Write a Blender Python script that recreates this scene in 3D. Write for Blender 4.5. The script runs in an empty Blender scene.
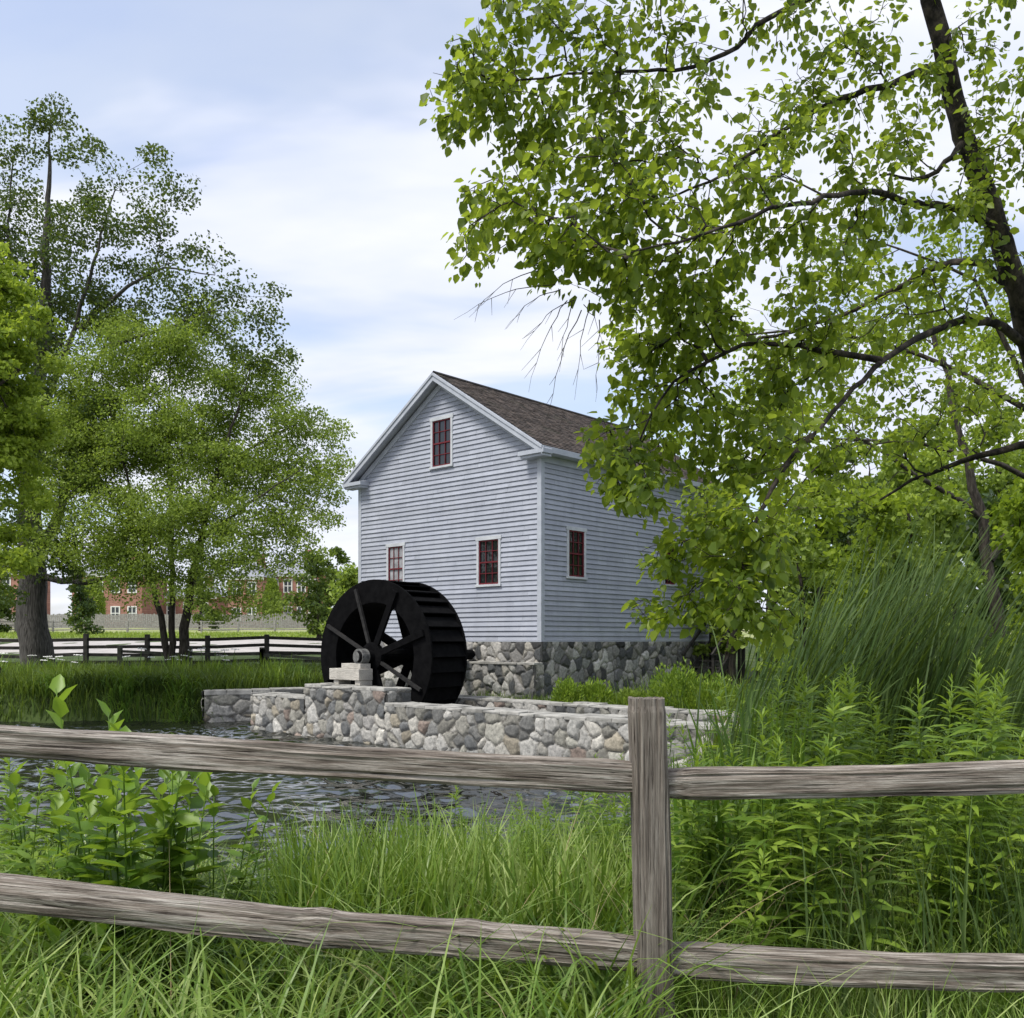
import bpy, math, random
import numpy as np
from mathutils import Vector, Matrix
from mathutils.noise import noise as mnoise

# ------------------------------------------------------------------ camera, world, sun, exposure
SC = bpy.context.scene
COL = SC.collection
F = 930.0; CX = 512.0; HY = 640.0; EYE = 1.6
cam_d = bpy.data.cameras.new('camera'); cam = bpy.data.objects.new('camera', cam_d); COL.objects.link(cam)
cam.location = (0, 0, EYE); cam.rotation_euler = (math.radians(90), 0, 0)
cam_d.sensor_fit = 'HORIZONTAL'; cam_d.sensor_width = 36.0; cam_d.lens = 36.0*F/1024.0
cam_d.shift_y = (HY-509.0)/1024.0
cam_d.clip_start = 0.05; cam_d.clip_end = 3000
SC.camera = cam
SUN_EL = math.radians(58); SUN_AZ = math.radians(-128)      # azimuth from +Y towards +X
world = bpy.data.worlds.new("World"); SC.world = world; world.use_nodes = True
def build_world():
    nt = world.node_tree; nt.nodes.clear(); N = nt.nodes.new; L = nt.links.new
    out = N('ShaderNodeOutputWorld'); sky = N('ShaderNodeTexSky'); sky.sky_type = 'NISHITA'; sky.sun_disc = False
    sky.sun_elevation = SUN_EL; sky.sun_rotation = SUN_AZ; sky.air_density = 1.0; sky.dust_density = 2.0
    bg = N('ShaderNodeBackground'); bg.inputs[1].default_value = 0.15
    L(sky.outputs[0], bg.inputs[0])
    tc = N('ShaderNodeTexCoord'); sep = N('ShaderNodeSeparateXYZ'); L(tc.outputs['Generated'], sep.inputs[0])
    # project the view direction on a cloud layer high above
    zc = N('ShaderNodeMath'); zc.operation = 'MAXIMUM'; zc.inputs[1].default_value = 0.0; L(sep.outputs[2], zc.inputs[0])
    za = N('ShaderNodeMath'); za.operation = 'ADD'; za.inputs[1].default_value = 0.35; L(zc.outputs[0], za.inputs[0])
    dx = N('ShaderNodeMath'); dx.operation = 'DIVIDE'; L(sep.outputs[0], dx.inputs[0]); L(za.outputs[0], dx.inputs[1])
    dy = N('ShaderNodeMath'); dy.operation = 'DIVIDE'; L(sep.outputs[1], dy.inputs[0]); L(za.outputs[0], dy.inputs[1])
    cb = N('ShaderNodeCombineXYZ'); L(dx.outputs[0], cb.inputs[0]); L(dy.outputs[0], cb.inputs[1])
    mp = N('ShaderNodeMapping'); mp.inputs['Rotation'].default_value = (0, 0, math.radians(32)); mp.inputs['Scale'].default_value = (1.0, 2.2, 1)
    mp.inputs['Location'].default_value = (3.1, 1.35, 0)
    L(cb.outputs[0], mp.inputs[0])
    n1 = N('ShaderNodeTexNoise'); n1.inputs['Scale'].default_value = 1.35; n1.inputs['Detail'].default_value = 5; n1.inputs['Roughness'].default_value = .5; n1.inputs['Distortion'].default_value = .35
    L(mp.outputs[0], n1.inputs[0])
    r1 = N('ShaderNodeMapRange'); r1.inputs[1].default_value = .40; r1.inputs[2].default_value = .55; r1.inputs[3].default_value = .45; r1.inputs[4].default_value = 1.0
    r1.interpolation_type = 'SMOOTHSTEP'
    L(n1.outputs[0], r1.inputs[0])
    n2 = N('ShaderNodeTexNoise'); n2.inputs['Scale'].default_value = 2.6; n2.inputs['Detail'].default_value = 4; n2.inputs['Roughness'].default_value = .5
    L(mp.outputs[0], n2.inputs[0])
    cr = N('ShaderNodeValToRGB'); cr.color_ramp.elements[0].position = .32; cr.color_ramp.elements[0].color = (.50, .54, .67, 1)
    cr.color_ramp.elements[1].position = .62; cr.color_ramp.elements[1].color = (.62, .635, .685, 1)
    L(n2.outputs[0], cr.inputs[0])
    bg2 = N('ShaderNodeBackground'); bg2.inputs[1].default_value = 1.0; L(cr.outputs[0], bg2.inputs[0])
    mx = N('ShaderNodeMixShader'); L(r1.outputs[0], mx.inputs[0]); L(bg.outputs[0], mx.inputs[1]); L(bg2.outputs[0], mx.inputs[2])
    L(mx.outputs[0], out.inputs[0])
build_world()
sun_d = bpy.data.lights.new('sun', 'SUN'); sun = bpy.data.objects.new('sun', sun_d); COL.objects.link(sun)
sun_d.energy = 2.4; sun_d.angle = math.radians(16); sun_d.color = (1.0, .96, .88)
sd = Vector((math.sin(SUN_AZ)*math.cos(SUN_EL), math.cos(SUN_AZ)*math.cos(SUN_EL), math.sin(SUN_EL)))
sun.rotation_euler = sd.to_track_quat('Z', 'Y').to_euler(); sun.location = (0, 0, 60)
SC.view_settings.view_transform = 'Standard'; SC.view_settings.look = 'None'; SC.view_settings.gamma = 1.0
SC.view_settings.exposure = 0.68
SC.render.engine = 'CYCLES'
SC.cycles.max_bounces = 6; SC.cycles.diffuse_bounces = 3; SC.cycles.transmission_bounces = 3; SC.cycles.glossy_bounces = 3
SC.cycles.use_denoising = True

# ------------------------------------------------------------------ helpers
def P(px, py, Y): return Vector(((px-CX)/F*Y, Y, EYE-(py-HY)/F*Y))
EU = Vector((-.740, .672, 0)).normalized()     # along the gable wall, away to the left
EV = Vector((EU.y, -EU.x, 0))                  # along the side wall, away to the right
A = Vector((.78, 25.0, 0))                     # near corner of the mill
HROT = math.atan2(EV.y, EV.x) - math.pi/2      # local +y = EV, local x = -u
def props(o, label=None, cat=None, group=None, kind=None):
    if label: o['label'] = label
    if cat: o['category'] = cat
    if group: o['group'] = group
    if kind: o['kind'] = kind
    return o
def link(o, parent=None):
    COL.objects.link(o)
    if parent is not None: o.parent = parent
    return o
def empty(name, loc=(0, 0, 0), rz=0, **k):
    o = bpy.data.objects.new(name, None); o.empty_display_size = .3; link(o); o.location = loc; o.rotation_euler = (0, 0, rz)
    return props(o, **k)
def mesh_np(name, V, Fs, mat, parent=None, smooth=False, col=None, link_it=True):
    """V (N,3); Fs a list of (M,k) index arrays"""
    V = np.asarray(V, dtype=np.float32); me = bpy.data.meshes.new(name)
    Fs = [np.asarray(f, dtype=np.int32) for f in Fs if len(f)]
    me.vertices.add(len(V)); me.vertices.foreach_set('co', V.ravel())
    nl = sum(f.size for f in Fs); npoly = sum(len(f) for f in Fs)
    me.loops.add(nl); me.polygons.add(npoly)
    me.loops.foreach_set('vertex_index', np.concatenate([f.ravel() for f in Fs]))
    starts = []; s = 0
    for f in Fs:
        starts.append(np.arange(len(f))*f.shape[1]+s); s += f.size
    me.polygons.foreach_set('loop_start', np.concatenate(starts).astype(np.int32))
    me.update(calc_edges=True); me.validate()
    if smooth: me.polygons.foreach_set('use_smooth', np.ones(len(me.polygons), dtype=bool))
    if col is not None:
        a = me.color_attributes.new('tint', 'FLOAT_COLOR', 'POINT')
        c = np.ones((len(V), 4), dtype=np.float32); c[:, :3] = col; a.data.foreach_set('color', c.ravel())
    me.materials.append(mat)
    o = bpy.data.objects.new(name, me)
    if link_it: link(o, parent)
    return o
class MB:
    def __init__(s): s.v = []; s.f = []
    def add(s, vs, fs):
        b = len(s.v); s.v += [tuple(v) for v in vs]; s.f += [tuple(b+i for i in f) for f in fs]; return s
    def box(s, x0, x1, y0, y1, z0, z1):
        return s.add([(x0,y0,z0),(x1,y0,z0),(x1,y1,z0),(x0,y1,z0),(x0,y0,z1),(x1,y0,z1),(x1,y1,z1),(x0,y1,z1)],
              [(0,3,2,1),(4,5,6,7),(0,1,5,4),(1,2,6,5),(2,3,7,6),(3,0,4,7)])
    def beam(s, a, b, w, h, up=(0,0,1)):
        a = Vector(a); b = Vector(b); d = (b-a).normalized(); sx = d.cross(Vector(up))
        if sx.length < 1e-4: sx = Vector((1,0,0))
        sx.normalize(); uz = sx.cross(d)
        vs = []
        for p in (a, b):
            for q in ((-1,-1),(1,-1),(1,1),(-1,1)): vs.append(p+sx*q[0]*w/2+uz*q[1]*h/2)
        return s.add(vs, [(3,2,1,0),(4,5,6,7),(0,1,5,4),(1,2,6,5),(2,3,7,6),(3,0,4,7)])
    def tube(s, pts, rs, n=8, cap=True):
        pts = [Vector(p) for p in pts]; rings = []; k0 = len(s.v); ref = None
        for i, p in enumerate(pts):
            d = (pts[min(i+1, len(pts)-1)]-pts[max(i-1, 0)])
            d = d.normalized() if d.length > 1e-9 else Vector((0,0,1))
            if ref is None:
                ref = d.cross(Vector((0,0,1)) if abs(d.z) < .9 else Vector((1,0,0))).normalized()
            else:
                ref = (ref-d*ref.dot(d)); ref = ref.normalized() if ref.length > 1e-6 else d.orthogonal().normalized()
            bn = d.cross(ref)
            for j in range(n):
                a = 2*math.pi*j/n; s.v.append(tuple(p+(ref*math.cos(a)+bn*math.sin(a))*rs[i]))
        for i in range(len(pts)-1):
            for j in range(n):
                a = k0+i*n+j; b = k0+i*n+(j+1) % n; s.f.append((a, b, b+n, a+n))
        if cap:
            s.f.append(tuple(k0+n-1-j for j in range(n))); s.f.append(tuple(k0+(len(pts)-1)*n+j for j in range(n)))
        return s
    def build(s, name, mat, parent=None, smooth=False, bevel=0):
        me = bpy.data.meshes.new(name); me.from_pydata(s.v, [], s.f); me.materials.append(mat)
        if smooth: me.polygons.foreach_set('use_smooth', np.ones(len(me.polygons), dtype=bool))
        o = bpy.data.objects.new(name, me); link(o, parent)
        if bevel:
            m = o.modifiers.new('bevel', 'BEVEL'); m.width = bevel; m.segments = 2; m.limit_method = 'ANGLE'
        return o
def copy_tree(o, parent=None):
    c = o.copy(); COL.objects.link(c)
    if parent is not None: c.parent = parent
    for ch in list(o.children): copy_tree(ch, c)
    return c

# ------------------------------------------------------------------ materials
def mat_new(name):
    m = bpy.data.materials.new(name); m.use_nodes = True; nt = m.node_tree
    b = nt.nodes['Principled BSDF']; b.inputs['Specular IOR Level'].default_value = .3
    return m, nt, b
def ramp(nt, src, stops):
    r = nt.nodes.new('ShaderNodeValToRGB'); e = r.color_ramp.elements
    while len(e) < len(stops): e.new(.5)
    for i, (p, c) in enumerate(stops): e[i].position = p; e[i].color = (*c, 1)
    nt.links.new(src, r.inputs[0]); return r.outputs[0]
def noise_n(nt, scale, detail=4, rough=.55, coord='Object', mscale=(1,1,1), dist=0.0, rot=(0,0,0)):
    tc = nt.nodes.new('ShaderNodeTexCoord'); mp = nt.nodes.new('ShaderNodeMapping'); mp.inputs['Scale'].default_value = mscale; mp.inputs['Rotation'].default_value = rot
    nt.links.new(tc.outputs[coord], mp.inputs[0])
    n = nt.nodes.new('ShaderNodeTexNoise'); n.inputs['Scale'].default_value = scale; n.inputs['Detail'].default_value = detail
    n.inputs['Roughness'].default_value = rough; n.inputs['Distortion'].default_value = dist
    nt.links.new(mp.outputs[0], n.inputs[0]); return n.outputs[0]
def bump(nt, b, src, strength=.3, dist=.02):
    k = nt.nodes.new('ShaderNodeBump'); k.inputs['Strength'].default_value = strength; k.inputs['Distance'].default_value = dist
    nt.links.new(src, k.inputs['Height']); nt.links.new(k.outputs[0], b.inputs['Normal']); return k
def mixc(nt, fac, a, b, mode='MIX'):
    m = nt.nodes.new('ShaderNodeMix'); m.data_type = 'RGBA'; m.blend_type = mode
    if isinstance(fac, (int, float)): m.inputs[0].default_value = fac
    else: nt.links.new(fac, m.inputs[0])
    for i, x in ((6, a), (7, b)):
        if isinstance(x, tuple): m.inputs[i].default_value = (*x, 1)
        else: nt.links.new(x, m.inputs[i])
    return m.outputs[2]
def m_noise(name, c1, c2, scale=5, rough=.8, mscale=(1,1,1), bs=.2, bd=.02, detail=5, lo=.35, hi=.65):
    m, nt, b = mat_new(name); n = noise_n(nt, scale, detail, .6, 'Object', mscale)
    nt.links.new(ramp(nt, n, [(lo, c1), (hi, c2)]), b.inputs['Base Color']); b.inputs['Roughness'].default_value = rough
    if bs: bump(nt, b, n, bs, bd)
    return m
def m_leaf(name, dark, mid, light, transl=.45, rough=.45, spec=.35, clump=1.2, tcol=(.34, .46, .03)):
    m, nt, b = mat_new(name); g = nt.nodes.new('ShaderNodeNewGeometry')
    n = noise_n(nt, clump, 2, .5)
    ad = nt.nodes.new('ShaderNodeMath'); ad.operation = 'MULTIPLY_ADD'; nt.links.new(g.outputs['Random Per Island'], ad.inputs[0]); ad.inputs[1].default_value = .6
    sc = nt.nodes.new('ShaderNodeMath'); sc.operation = 'MULTIPLY_ADD'; nt.links.new(n, sc.inputs[0]); sc.inputs[1].default_value = 1.0; sc.inputs[2].default_value = -.3
    nt.links.new(sc.outputs[0], ad.inputs[2])
    c = ramp(nt, ad.outputs[0], [(.12, dark), (.5, mid), (.92, light)])
    nt.links.new(c, b.inputs['Base Color']); b.inputs['Roughness'].default_value = rough; b.inputs['Specular IOR Level'].default_value = spec
    t = nt.nodes.new('ShaderNodeBsdfTranslucent')
    tcn = mixc(nt, .5, c, tcol, 'MIX'); nt.links.new(tcn, t.inputs[0])
    tr2 = 1; mx = nt.nodes.new('ShaderNodeMixShader'); mx.inputs[0].default_value = transl
    nt.links.new(b.outputs[0], mx.inputs[1]); nt.links.new(t.outputs[0], mx.inputs[2])
    nt.links.new(mx.outputs[0], nt.nodes['Material Output'].inputs[0]); return m
def m_wood(name, stops, axis=0, scale=6, rough=.85, stretch=22, bs=.8, bd=.012):
    m, nt, b = mat_new(name); ms = [stretch]*3; ms[axis] = 1
    n1 = noise_n(nt, scale*.5, 9, .72, 'Object', tuple(ms), .35); n2 = noise_n(nt, 2.2, 4, .6, 'Object')
    ms2 = [stretch*2.2]*3; ms2[axis] = 1
    n3 = noise_n(nt, scale*.55, 6, .65, 'Object', tuple(ms2), .5)
    c = ramp(nt, n1, stops)
    ck = ramp(nt, n3, [(.37, (.13, .11, .10)), (.46, (1, 1, 1))])
    c = mixc(nt, 1.0, c, ck, 'MULTIPLY')
    c = mixc(nt, .55, c, ramp(nt, n2, [(.3, (.62, .60, .57)), (.7, (1.25, 1.22, 1.18))]), 'MULTIPLY')
    nt.links.new(c, b.inputs['Base Color']); b.inputs['Roughness'].default_value = rough
    sm = nt.nodes.new('ShaderNodeMath'); sm.operation = 'ADD'; nt.links.new(n1, sm.inputs[0]); nt.links.new(n3, sm.inputs[1])
    bump(nt, b, sm.outputs[0], bs, bd); return m
def m_attr(name, rough=.85, nscale=14, bs=.5, bd=.02):
    m, nt, b = mat_new(name); a = nt.nodes.new('ShaderNodeAttribute'); a.attribute_name = 'tint'
    n = noise_n(nt, nscale, 8, .7); n2 = noise_n(nt, 60, 3, .6)
    c = mixc(nt, 1.0, a.outputs['Color'], ramp(nt, n, [(.28, (.42, .42, .41)), (.5, (.92, .92, .90)), (.72, (1.5, 1.47, 1.42))]), 'MULTIPLY')
    nt.links.new(c, b.inputs['Base Color']); b.inputs['Roughness'].default_value = rough
    bump(nt, b, n, bs, bd); return m

M_siding = None
def make_siding():
    m, nt, b = mat_new('painted_clapboard')
    n = noise_n(nt, 1.1, 5, .6); n2 = noise_n(nt, 3, 6, .7, 'Object', (1, 1, 9))
    c = ramp(nt, n, [(.3, (.325, .345, .405)), (.7, (.395, .415, .475))])
    c = mixc(nt, .5, c, ramp(nt, n2, [(.3, (.84, .85, .86)), (.6, (1.06, 1.06, 1.05))]), 'MULTIPLY')
    g = nt.nodes.new('ShaderNodeNewGeometry'); c = mixc(nt, 1.0, c, ramp(nt, g.outputs['Random Per Island'], [(0, (.90, .90, .90)), (1, (1.07, 1.07, 1.07))]), 'MULTIPLY')
    n3 = noise_n(nt, 4, 5, .7, 'Object', (1, 1, .25)); c = mixc(nt, .35, c, ramp(nt, n3, [(.35, (.72, .73, .72)), (.55, (1, 1, 1))]), 'MULTIPLY')
    nt.links.new(c, b.inputs['Base Color']); b.inputs['Roughness'].default_value = .6; bump(nt, b, n2, .2, .01); return m
M_siding = make_siding()
M_trim = m_noise('painted_trim', (.36, .385, .435), (.44, .465, .515), 3, .55, bs=.05)
M_casing = m_noise('window_casing_paint', (.42, .44, .47), (.54, .56, .58), 4, .55, bs=.05)
M_red = m_noise('oxblood_sash_paint', (.10, .012, .018), (.16, .02, .028), 6, .5, bs=.05)
def make_glass():
    m, nt, b = mat_new('old_glass'); b.inputs['Base Color'].default_value = (.012, .014, .016, 1); b.inputs['Roughness'].default_value = .06
    b.inputs['Specular IOR Level'].default_value = .6; bump(nt, b, noise_n(nt, 4, 2), .25, .02); return m
M_glass = make_glass()
M_glass_paint_refl = m_noise('pane_painted_reflection', (.20, .20, .21), (.42, .43, .45), 3, .15, bs=0)  # reflection on the pane painted in as a pale base colour
def make_shingle():
    m, nt, b = mat_new('wood_shingle'); tc = nt.nodes.new('ShaderNodeTexCoord'); br = nt.nodes.new('ShaderNodeTexBrick')
    mp = nt.nodes.new('ShaderNodeMapping'); nt.links.new(tc.outputs['UV'], mp.inputs[0]); nt.links.new(mp.outputs[0], br.inputs[0])
    br.inputs['Color1'].default_value = (.035, .029, .025, 1); br.inputs['Color2'].default_value = (.115, .092, .078, 1); br.inputs['Mortar'].default_value = (.008, .007, .006, 1)
    br.inputs['Scale'].default_value = 1; br.inputs['Brick Width'].default_value = .13; br.inputs['Row Height'].default_value = .15
    br.inputs['Mortar Size'].default_value = .005; br.offset = .43; br.offset_frequency = 3; br.squash = .8; br.squash_frequency = 2
    n = noise_n(nt, 2.0, 6, .7); c = mixc(nt, .8, br.outputs['Color'], ramp(nt, n, [(.3, (.45, .42, .40)), (.7, (1.5, 1.45, 1.4))]), 'MULTIPLY')
    moss = noise_n(nt, 1.1, 5, .7); c = mixc(nt, ramp(nt, moss, [(.58, (0, 0, 0)), (.72, (.6, .6, .6))]), c, (.045, .05, .025))
    nt.links.new(c, b.inputs['Base Color']); b.inputs['Roughness'].default_value = .9; bump(nt, b, br.outputs['Fac'], -.6, .01); return m
M_shingle = make_shingle()
M_stone = m_attr('fieldstone')
M_cap = m_noise('coping_stone', (.20, .195, .18), (.42, .41, .38), 3.2, .9, bs=.7, bd=.03)
M_black = m_noise('tarred_black_wood', (.0015, .0015, .002), (.005, .005, .0055), 5, .9, (1, 1, 1), .3)
M_black.node_tree.nodes['Principled BSDF'].inputs['Specular IOR Level'].default_value = .08
M_black_highlit = m_noise('black_timber_painted_highlight', (.006, .006, .0065), (.024, .023, .022), 7, .8, (1, 1, 1), .3)  # lighter copy of the black wood, with the highlight painted into its colour
M_whitewood = m_wood('pale_weathered_timber', [(.3, (.32, .30, .27)), (.5, (.50, .48, .44)), (.7, (.66, .64, .59))], 0, 8)
M_iron = m_noise('grey_cast_iron', (.06, .06, .06), (.18, .18, .17), 9, .55, bs=.3)
WOOD = [(.32, (.05, .04, .034)), (.43, (.17, .142, .118)), (.52, (.29, .258, .226)), (.66, (.54, .505, .46))]
M_railwood = m_wood('split_cedar_rail', WOOD, 0, 5)
M_postwood = m_wood('split_cedar_post', [(.28, (.06, .048, .04)), (.42, (.165, .14, .12)), (.56, (.27, .24, .21)), (.72, (.44, .41, .37))], 2, 5, stretch=22, bs=1.0)
M_darkrail = m_noise('dark_stained_rail', (.018, .017, .016), (.055, .05, .046), 5, .8)
M_greyrail = m_noise('grey_weathered_board', (.20, .19, .18), (.34, .33, .31), 6, .9)
M_bark_dark = m_noise('dark_bark', (.022, .018, .015), (.085, .072, .060), 7, .95, (3, 3, .6), 1.0, .05)
M_bark_fore = m_noise('flaky_bark', (.012, .010, .009), (.10, .082, .066), 9, .95, (1.5, 1.5, 1), 1.0, .03, 7, .42, .72)
M_bark_grey = m_noise('grey_ridged_bark', (.03, .027, .024), (.14, .13, .118), 7, .95, (4, 4, .35), 1.0, .06)
M_twig = m_noise('bare_twig', (.05, .042, .036), (.11, .095, .08), 9, .9)
M_leaf_fore = m_leaf('heart_leaf', (.045, .085, .014), (.125, .190, .022), (.30, .38, .04), .58, .45, .30, 1.6, (.50, .62, .05))
M_leaf_dark = m_leaf('dark_crown_leaf', (.016, .034, .012), (.042, .076, .022), (.085, .135, .034), .30, .5, .25, .35)
M_leaf_mid = m_leaf('mid_crown_leaf', (.10, .15, .025), (.24, .335, .060), (.40, .50, .10), .5, .5, .3, .4)
M_leaf_yel = m_leaf('yellow_crown_leaf', (.085, .14, .014), (.23, .32, .024), (.38, .48, .04), .5, .5, .3, .4)
M_leaf_lime = m_leaf('lime_crown_leaf', (.11, .17, .022), (.26, .36, .045), (.40, .50, .075), .55, .5, .3, .4, (.55, .68, .05))
M_leaf_far = m_leaf('far_crown_leaf', (.022, .046, .012), (.065, .110, .022), (.14, .20, .035), .35, .55, .25, .3)
M_stemplant = m_leaf('stem_plant_leaf', (.085, .16, .022), (.20, .31, .04), (.40, .52, .08), .45, .45, .35, 1.5)
M_broad = m_leaf('broad_leaf', (.07, .15, .02), (.17, .30, .035), (.30, .44, .06), .5, .4, .4, 2.)
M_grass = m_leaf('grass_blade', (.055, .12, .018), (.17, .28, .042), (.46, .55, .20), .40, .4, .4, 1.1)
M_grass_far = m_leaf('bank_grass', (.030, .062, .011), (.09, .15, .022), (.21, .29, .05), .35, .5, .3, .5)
M_reed = m_leaf('reed_blade', (.016, .036, .010), (.045, .085, .024), (.13, .19, .065), .30, .5, .15, .9)
M_iris = m_leaf('iris_blade', (.045, .11, .018), (.11, .22, .03), (.21, .34, .05), .40, .4, .4, 1.2)

# ------------------------------------------------------------------ ground height
PB = [(-60,8.4),(-6,8.0),(-2,7.8),(.6,8.4),(2.0,10.0),(2.9,12.6),(2.9,15.3)]
def wl(s, px=None, u=None):       # point on the line n.p = s (parallel to the gable) hit by pixel column px
    k = (px-CX)/F; Y = s/(EV.x*k+EV.y); return (k*Y, Y)
S0 = 13.8; WAT = -.80
Lend = wl(S0+.3, 250)
POND = PB + [wl(S0+.35, 720), wl(S0+.35, 640), wl(S0+.35, 250), (-6.6, 28.2), (-9.0, 27.5), (-13, 27.2), (-60, 25.5)]
CHAN = [wl(S0+.4, 255), wl(S0+.4, 760), wl(S0+3.3, 760), (-5.4, 28.2+.2), (-6.4, 28.3), (-8.9, 27.4)]
def sdf(poly, X, Y):
    d = np.full(X.shape, 1e9); inside = np.zeros(X.shape, bool); n = len(poly)
    for i in range(n):
        x0, y0 = poly[i]; x1, y1 = poly[(i+1) % n]; ex, ey = x1-x0, y1-y0
        t = np.clip(((X-x0)*ex+(Y-y0)*ey)/(ex*ex+ey*ey), 0, 1)
        d = np.minimum(d, np.hypot(X-x0-t*ex, Y-y0-t*ey))
        c = ((y0 > Y) != (y1 > Y)); 
        with np.errstate(divide='ignore', invalid='ignore'):
            xi = (x1-x0)*(Y-y0)/(y1-y0)+x0 if y1 != y0 else x0
        inside ^= (c & (X < xi))
    return np.where(inside, -d, d)
def sstep(a, b, x):
    t = np.clip((x-a)/(b-a), 0, 1); return t*t*(3-2*t)
def ground(X, Y):
    X = np.asarray(X, float); Y = np.asarray(Y, float)
    base = np.interp(Y, [-20, 4.3, 6.6, 12, 24, 29, 33, 38, 44, 60, 100, 160, 400, 2000], [0, 0, -.30, -.2, -.02, 0, .28, .50, .92, 1.65, 2.9, 3.5, 4, 5])
    base = base+.05*np.sin(X*1.3+Y*.7)*np.sin(Y*1.1-X*.4)
    right = sstep(1.5, 6, X)*(Y < 26); base = base+right*.12*np.sin(X*.9)
    d1 = sdf(POND, X, Y); w = np.where(Y < 14, 1.6, .55)
    k = sstep(0, 1, (w*.5-d1)/w); z = base*(1-k)+(-1.5)*k
    d2 = sdf(CHAN, X, Y); k2 = sstep(0, 1, (.1-d2)/.25); z = z*(1-k2)+np.minimum(z, -1.4)*k2
    return z
def gz(x, y): return float(ground(np.array([x]), np.array([y]))[0])

def build_ground():
    xs = np.concatenate([-np.geomspace(900, 17, 26), np.arange(-16.5, 14, .25), np.geomspace(14.5, 900, 26)])
    ys = np.concatenate([-np.geomspace(200, 1, 8), np.arange(-.5, 34, .25), np.geomspace(34.4, 1500, 46)])
    X, Y = np.meshgrid(xs, ys); Z = ground(X, Y)
    V = np.stack([X.ravel(), Y.ravel(), Z.ravel()], 1); nx = len(xs); ny = len(ys)
    i = np.arange(ny-1)[:, None]*nx+np.arange(nx-1)[None, :]; i = i.ravel()
    f = np.stack([i, i+1, i+1+nx, i+nx], 1)
    m, nt, b = mat_new('earth_and_turf')
    n = noise_n(nt, 1.3, 6, .65); c = ramp(nt, n, [(.35, (.030, .045, .012)), (.55, (.055, .085, .02)), (.75, (.10, .13, .035))])
    tc = nt.nodes.new('ShaderNodeTexCoord'); sp = nt.nodes.new('ShaderNodeSeparateXYZ'); nt.links.new(tc.outputs['Object'], sp.inputs[0])
    mr = nt.nodes.new('ShaderNodeMapRange'); mr.inputs[1].default_value = 60; mr.inputs[2].default_value = 66; nt.links.new(sp.outputs[1], mr.inputs[0])
    n2 = noise_n(nt, .15, 5, .6); far = ramp(nt, n2, [(.35, (.20, .24, .08)), (.65, (.33, .34, .16))])
    c = mixc(nt, mr.outputs[0], c, far)
    nt.links.new(c, b.inputs['Base Color']); b.inputs['Roughness'].default_value = .95; bump(nt, b, n, .6, .05)
    props(mesh_np('ground', V, [f], m, smooth=True), kind='structure')
    # pale gravel road, a strip over the ground between the dark fence and the field
    xs = np.linspace(-70, 2, 60); ys = np.linspace(44, 60, 10); X, Y = np.meshgrid(xs, ys); Z = ground(X, Y)+.03
    V = np.stack([X.ravel(), Y.ravel(), Z.ravel()], 1); i = (np.arange(9)[:, None]*60+np.arange(59)[None, :]).ravel()
    m2 = m_noise('pale_gravel', (.34, .32, .30), (.46, .43, .41), 1.5, .95)
    props(mesh_np('road', V, [np.stack([i, i+1, i+61, i+60], 1)], m2, smooth=True), kind='structure')
    m, nt, b = mat_new('pond_water'); b.inputs['Base Color'].default_value = (.012, .014, .010, 1); b.inputs['Roughness'].default_value = .07
    b.inputs['Specular IOR Level'].default_value = .5; b.inputs['IOR'].default_value = 2.8
    a1 = noise_n(nt, 1.35, 2, .35, 'Object', (.8, 1.0, 1), .9); a2 = noise_n(nt, 4.5, 2, .45, 'Object', (.8, 1.1, 1), .5)
    sm = nt.nodes.new('ShaderNodeMath'); sm.operation = 'MULTIPLY_ADD'; nt.links.new(a2, sm.inputs[0]); sm.inputs[1].default_value = .16; nt.links.new(a1, sm.inputs[2])
    bump(nt, b, sm.outputs[0], .6, .02)
    xs = np.concatenate([-np.geomspace(60, 15.5, 14), np.arange(-15, 4.2, .06), [5, 6.5, 8]]); ys = np.concatenate([np.arange(7, 29, .045), [30, 31.5, 33]])
    X, Y = np.meshgrid(xs, ys); rw = np.random.default_rng(14); Z = np.zeros_like(X)
    wx = X+.25*np.sin(Y*.9)+.2*np.sin(Y*2.1+X*.7); wy = Y+.25*np.sin(X*.8+1)+.15*np.sin(X*2.3)
    for k in range(34):
        lam = .24*(1.5/.24)**rw.random(); an = rw.normal(math.pi/2, .75); kk = 2*math.pi/lam
        Z += (.0105*lam/math.sqrt(lam))*1.12*np.sin(kk*(wx*math.cos(an)+wy*math.sin(an))+rw.uniform(0, 6.28))*.62
    gust = .45+.75*np.clip(.5+.5*np.sin(X*.5+1.5*np.sin(Y*.4))*np.cos(Y*.55+np.sin(X*.3)), 0, 1)
    Z = Z*gust*np.clip((X+24)/9, 0, 1)*np.clip((30-Y)/2, 0, 1)
    V = np.stack([X.ravel(), Y.ravel(), (Z+WAT).ravel()], 1); nx = len(xs); i = (np.arange(len(ys)-1)[:, None]*nx+np.arange(nx-1)[None, :]).ravel()
    props(mesh_np('water', V, [np.stack([i, i+1, i+1+nx, i+nx], 1)], m, smooth=True), kind='structure')
build_ground()

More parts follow.
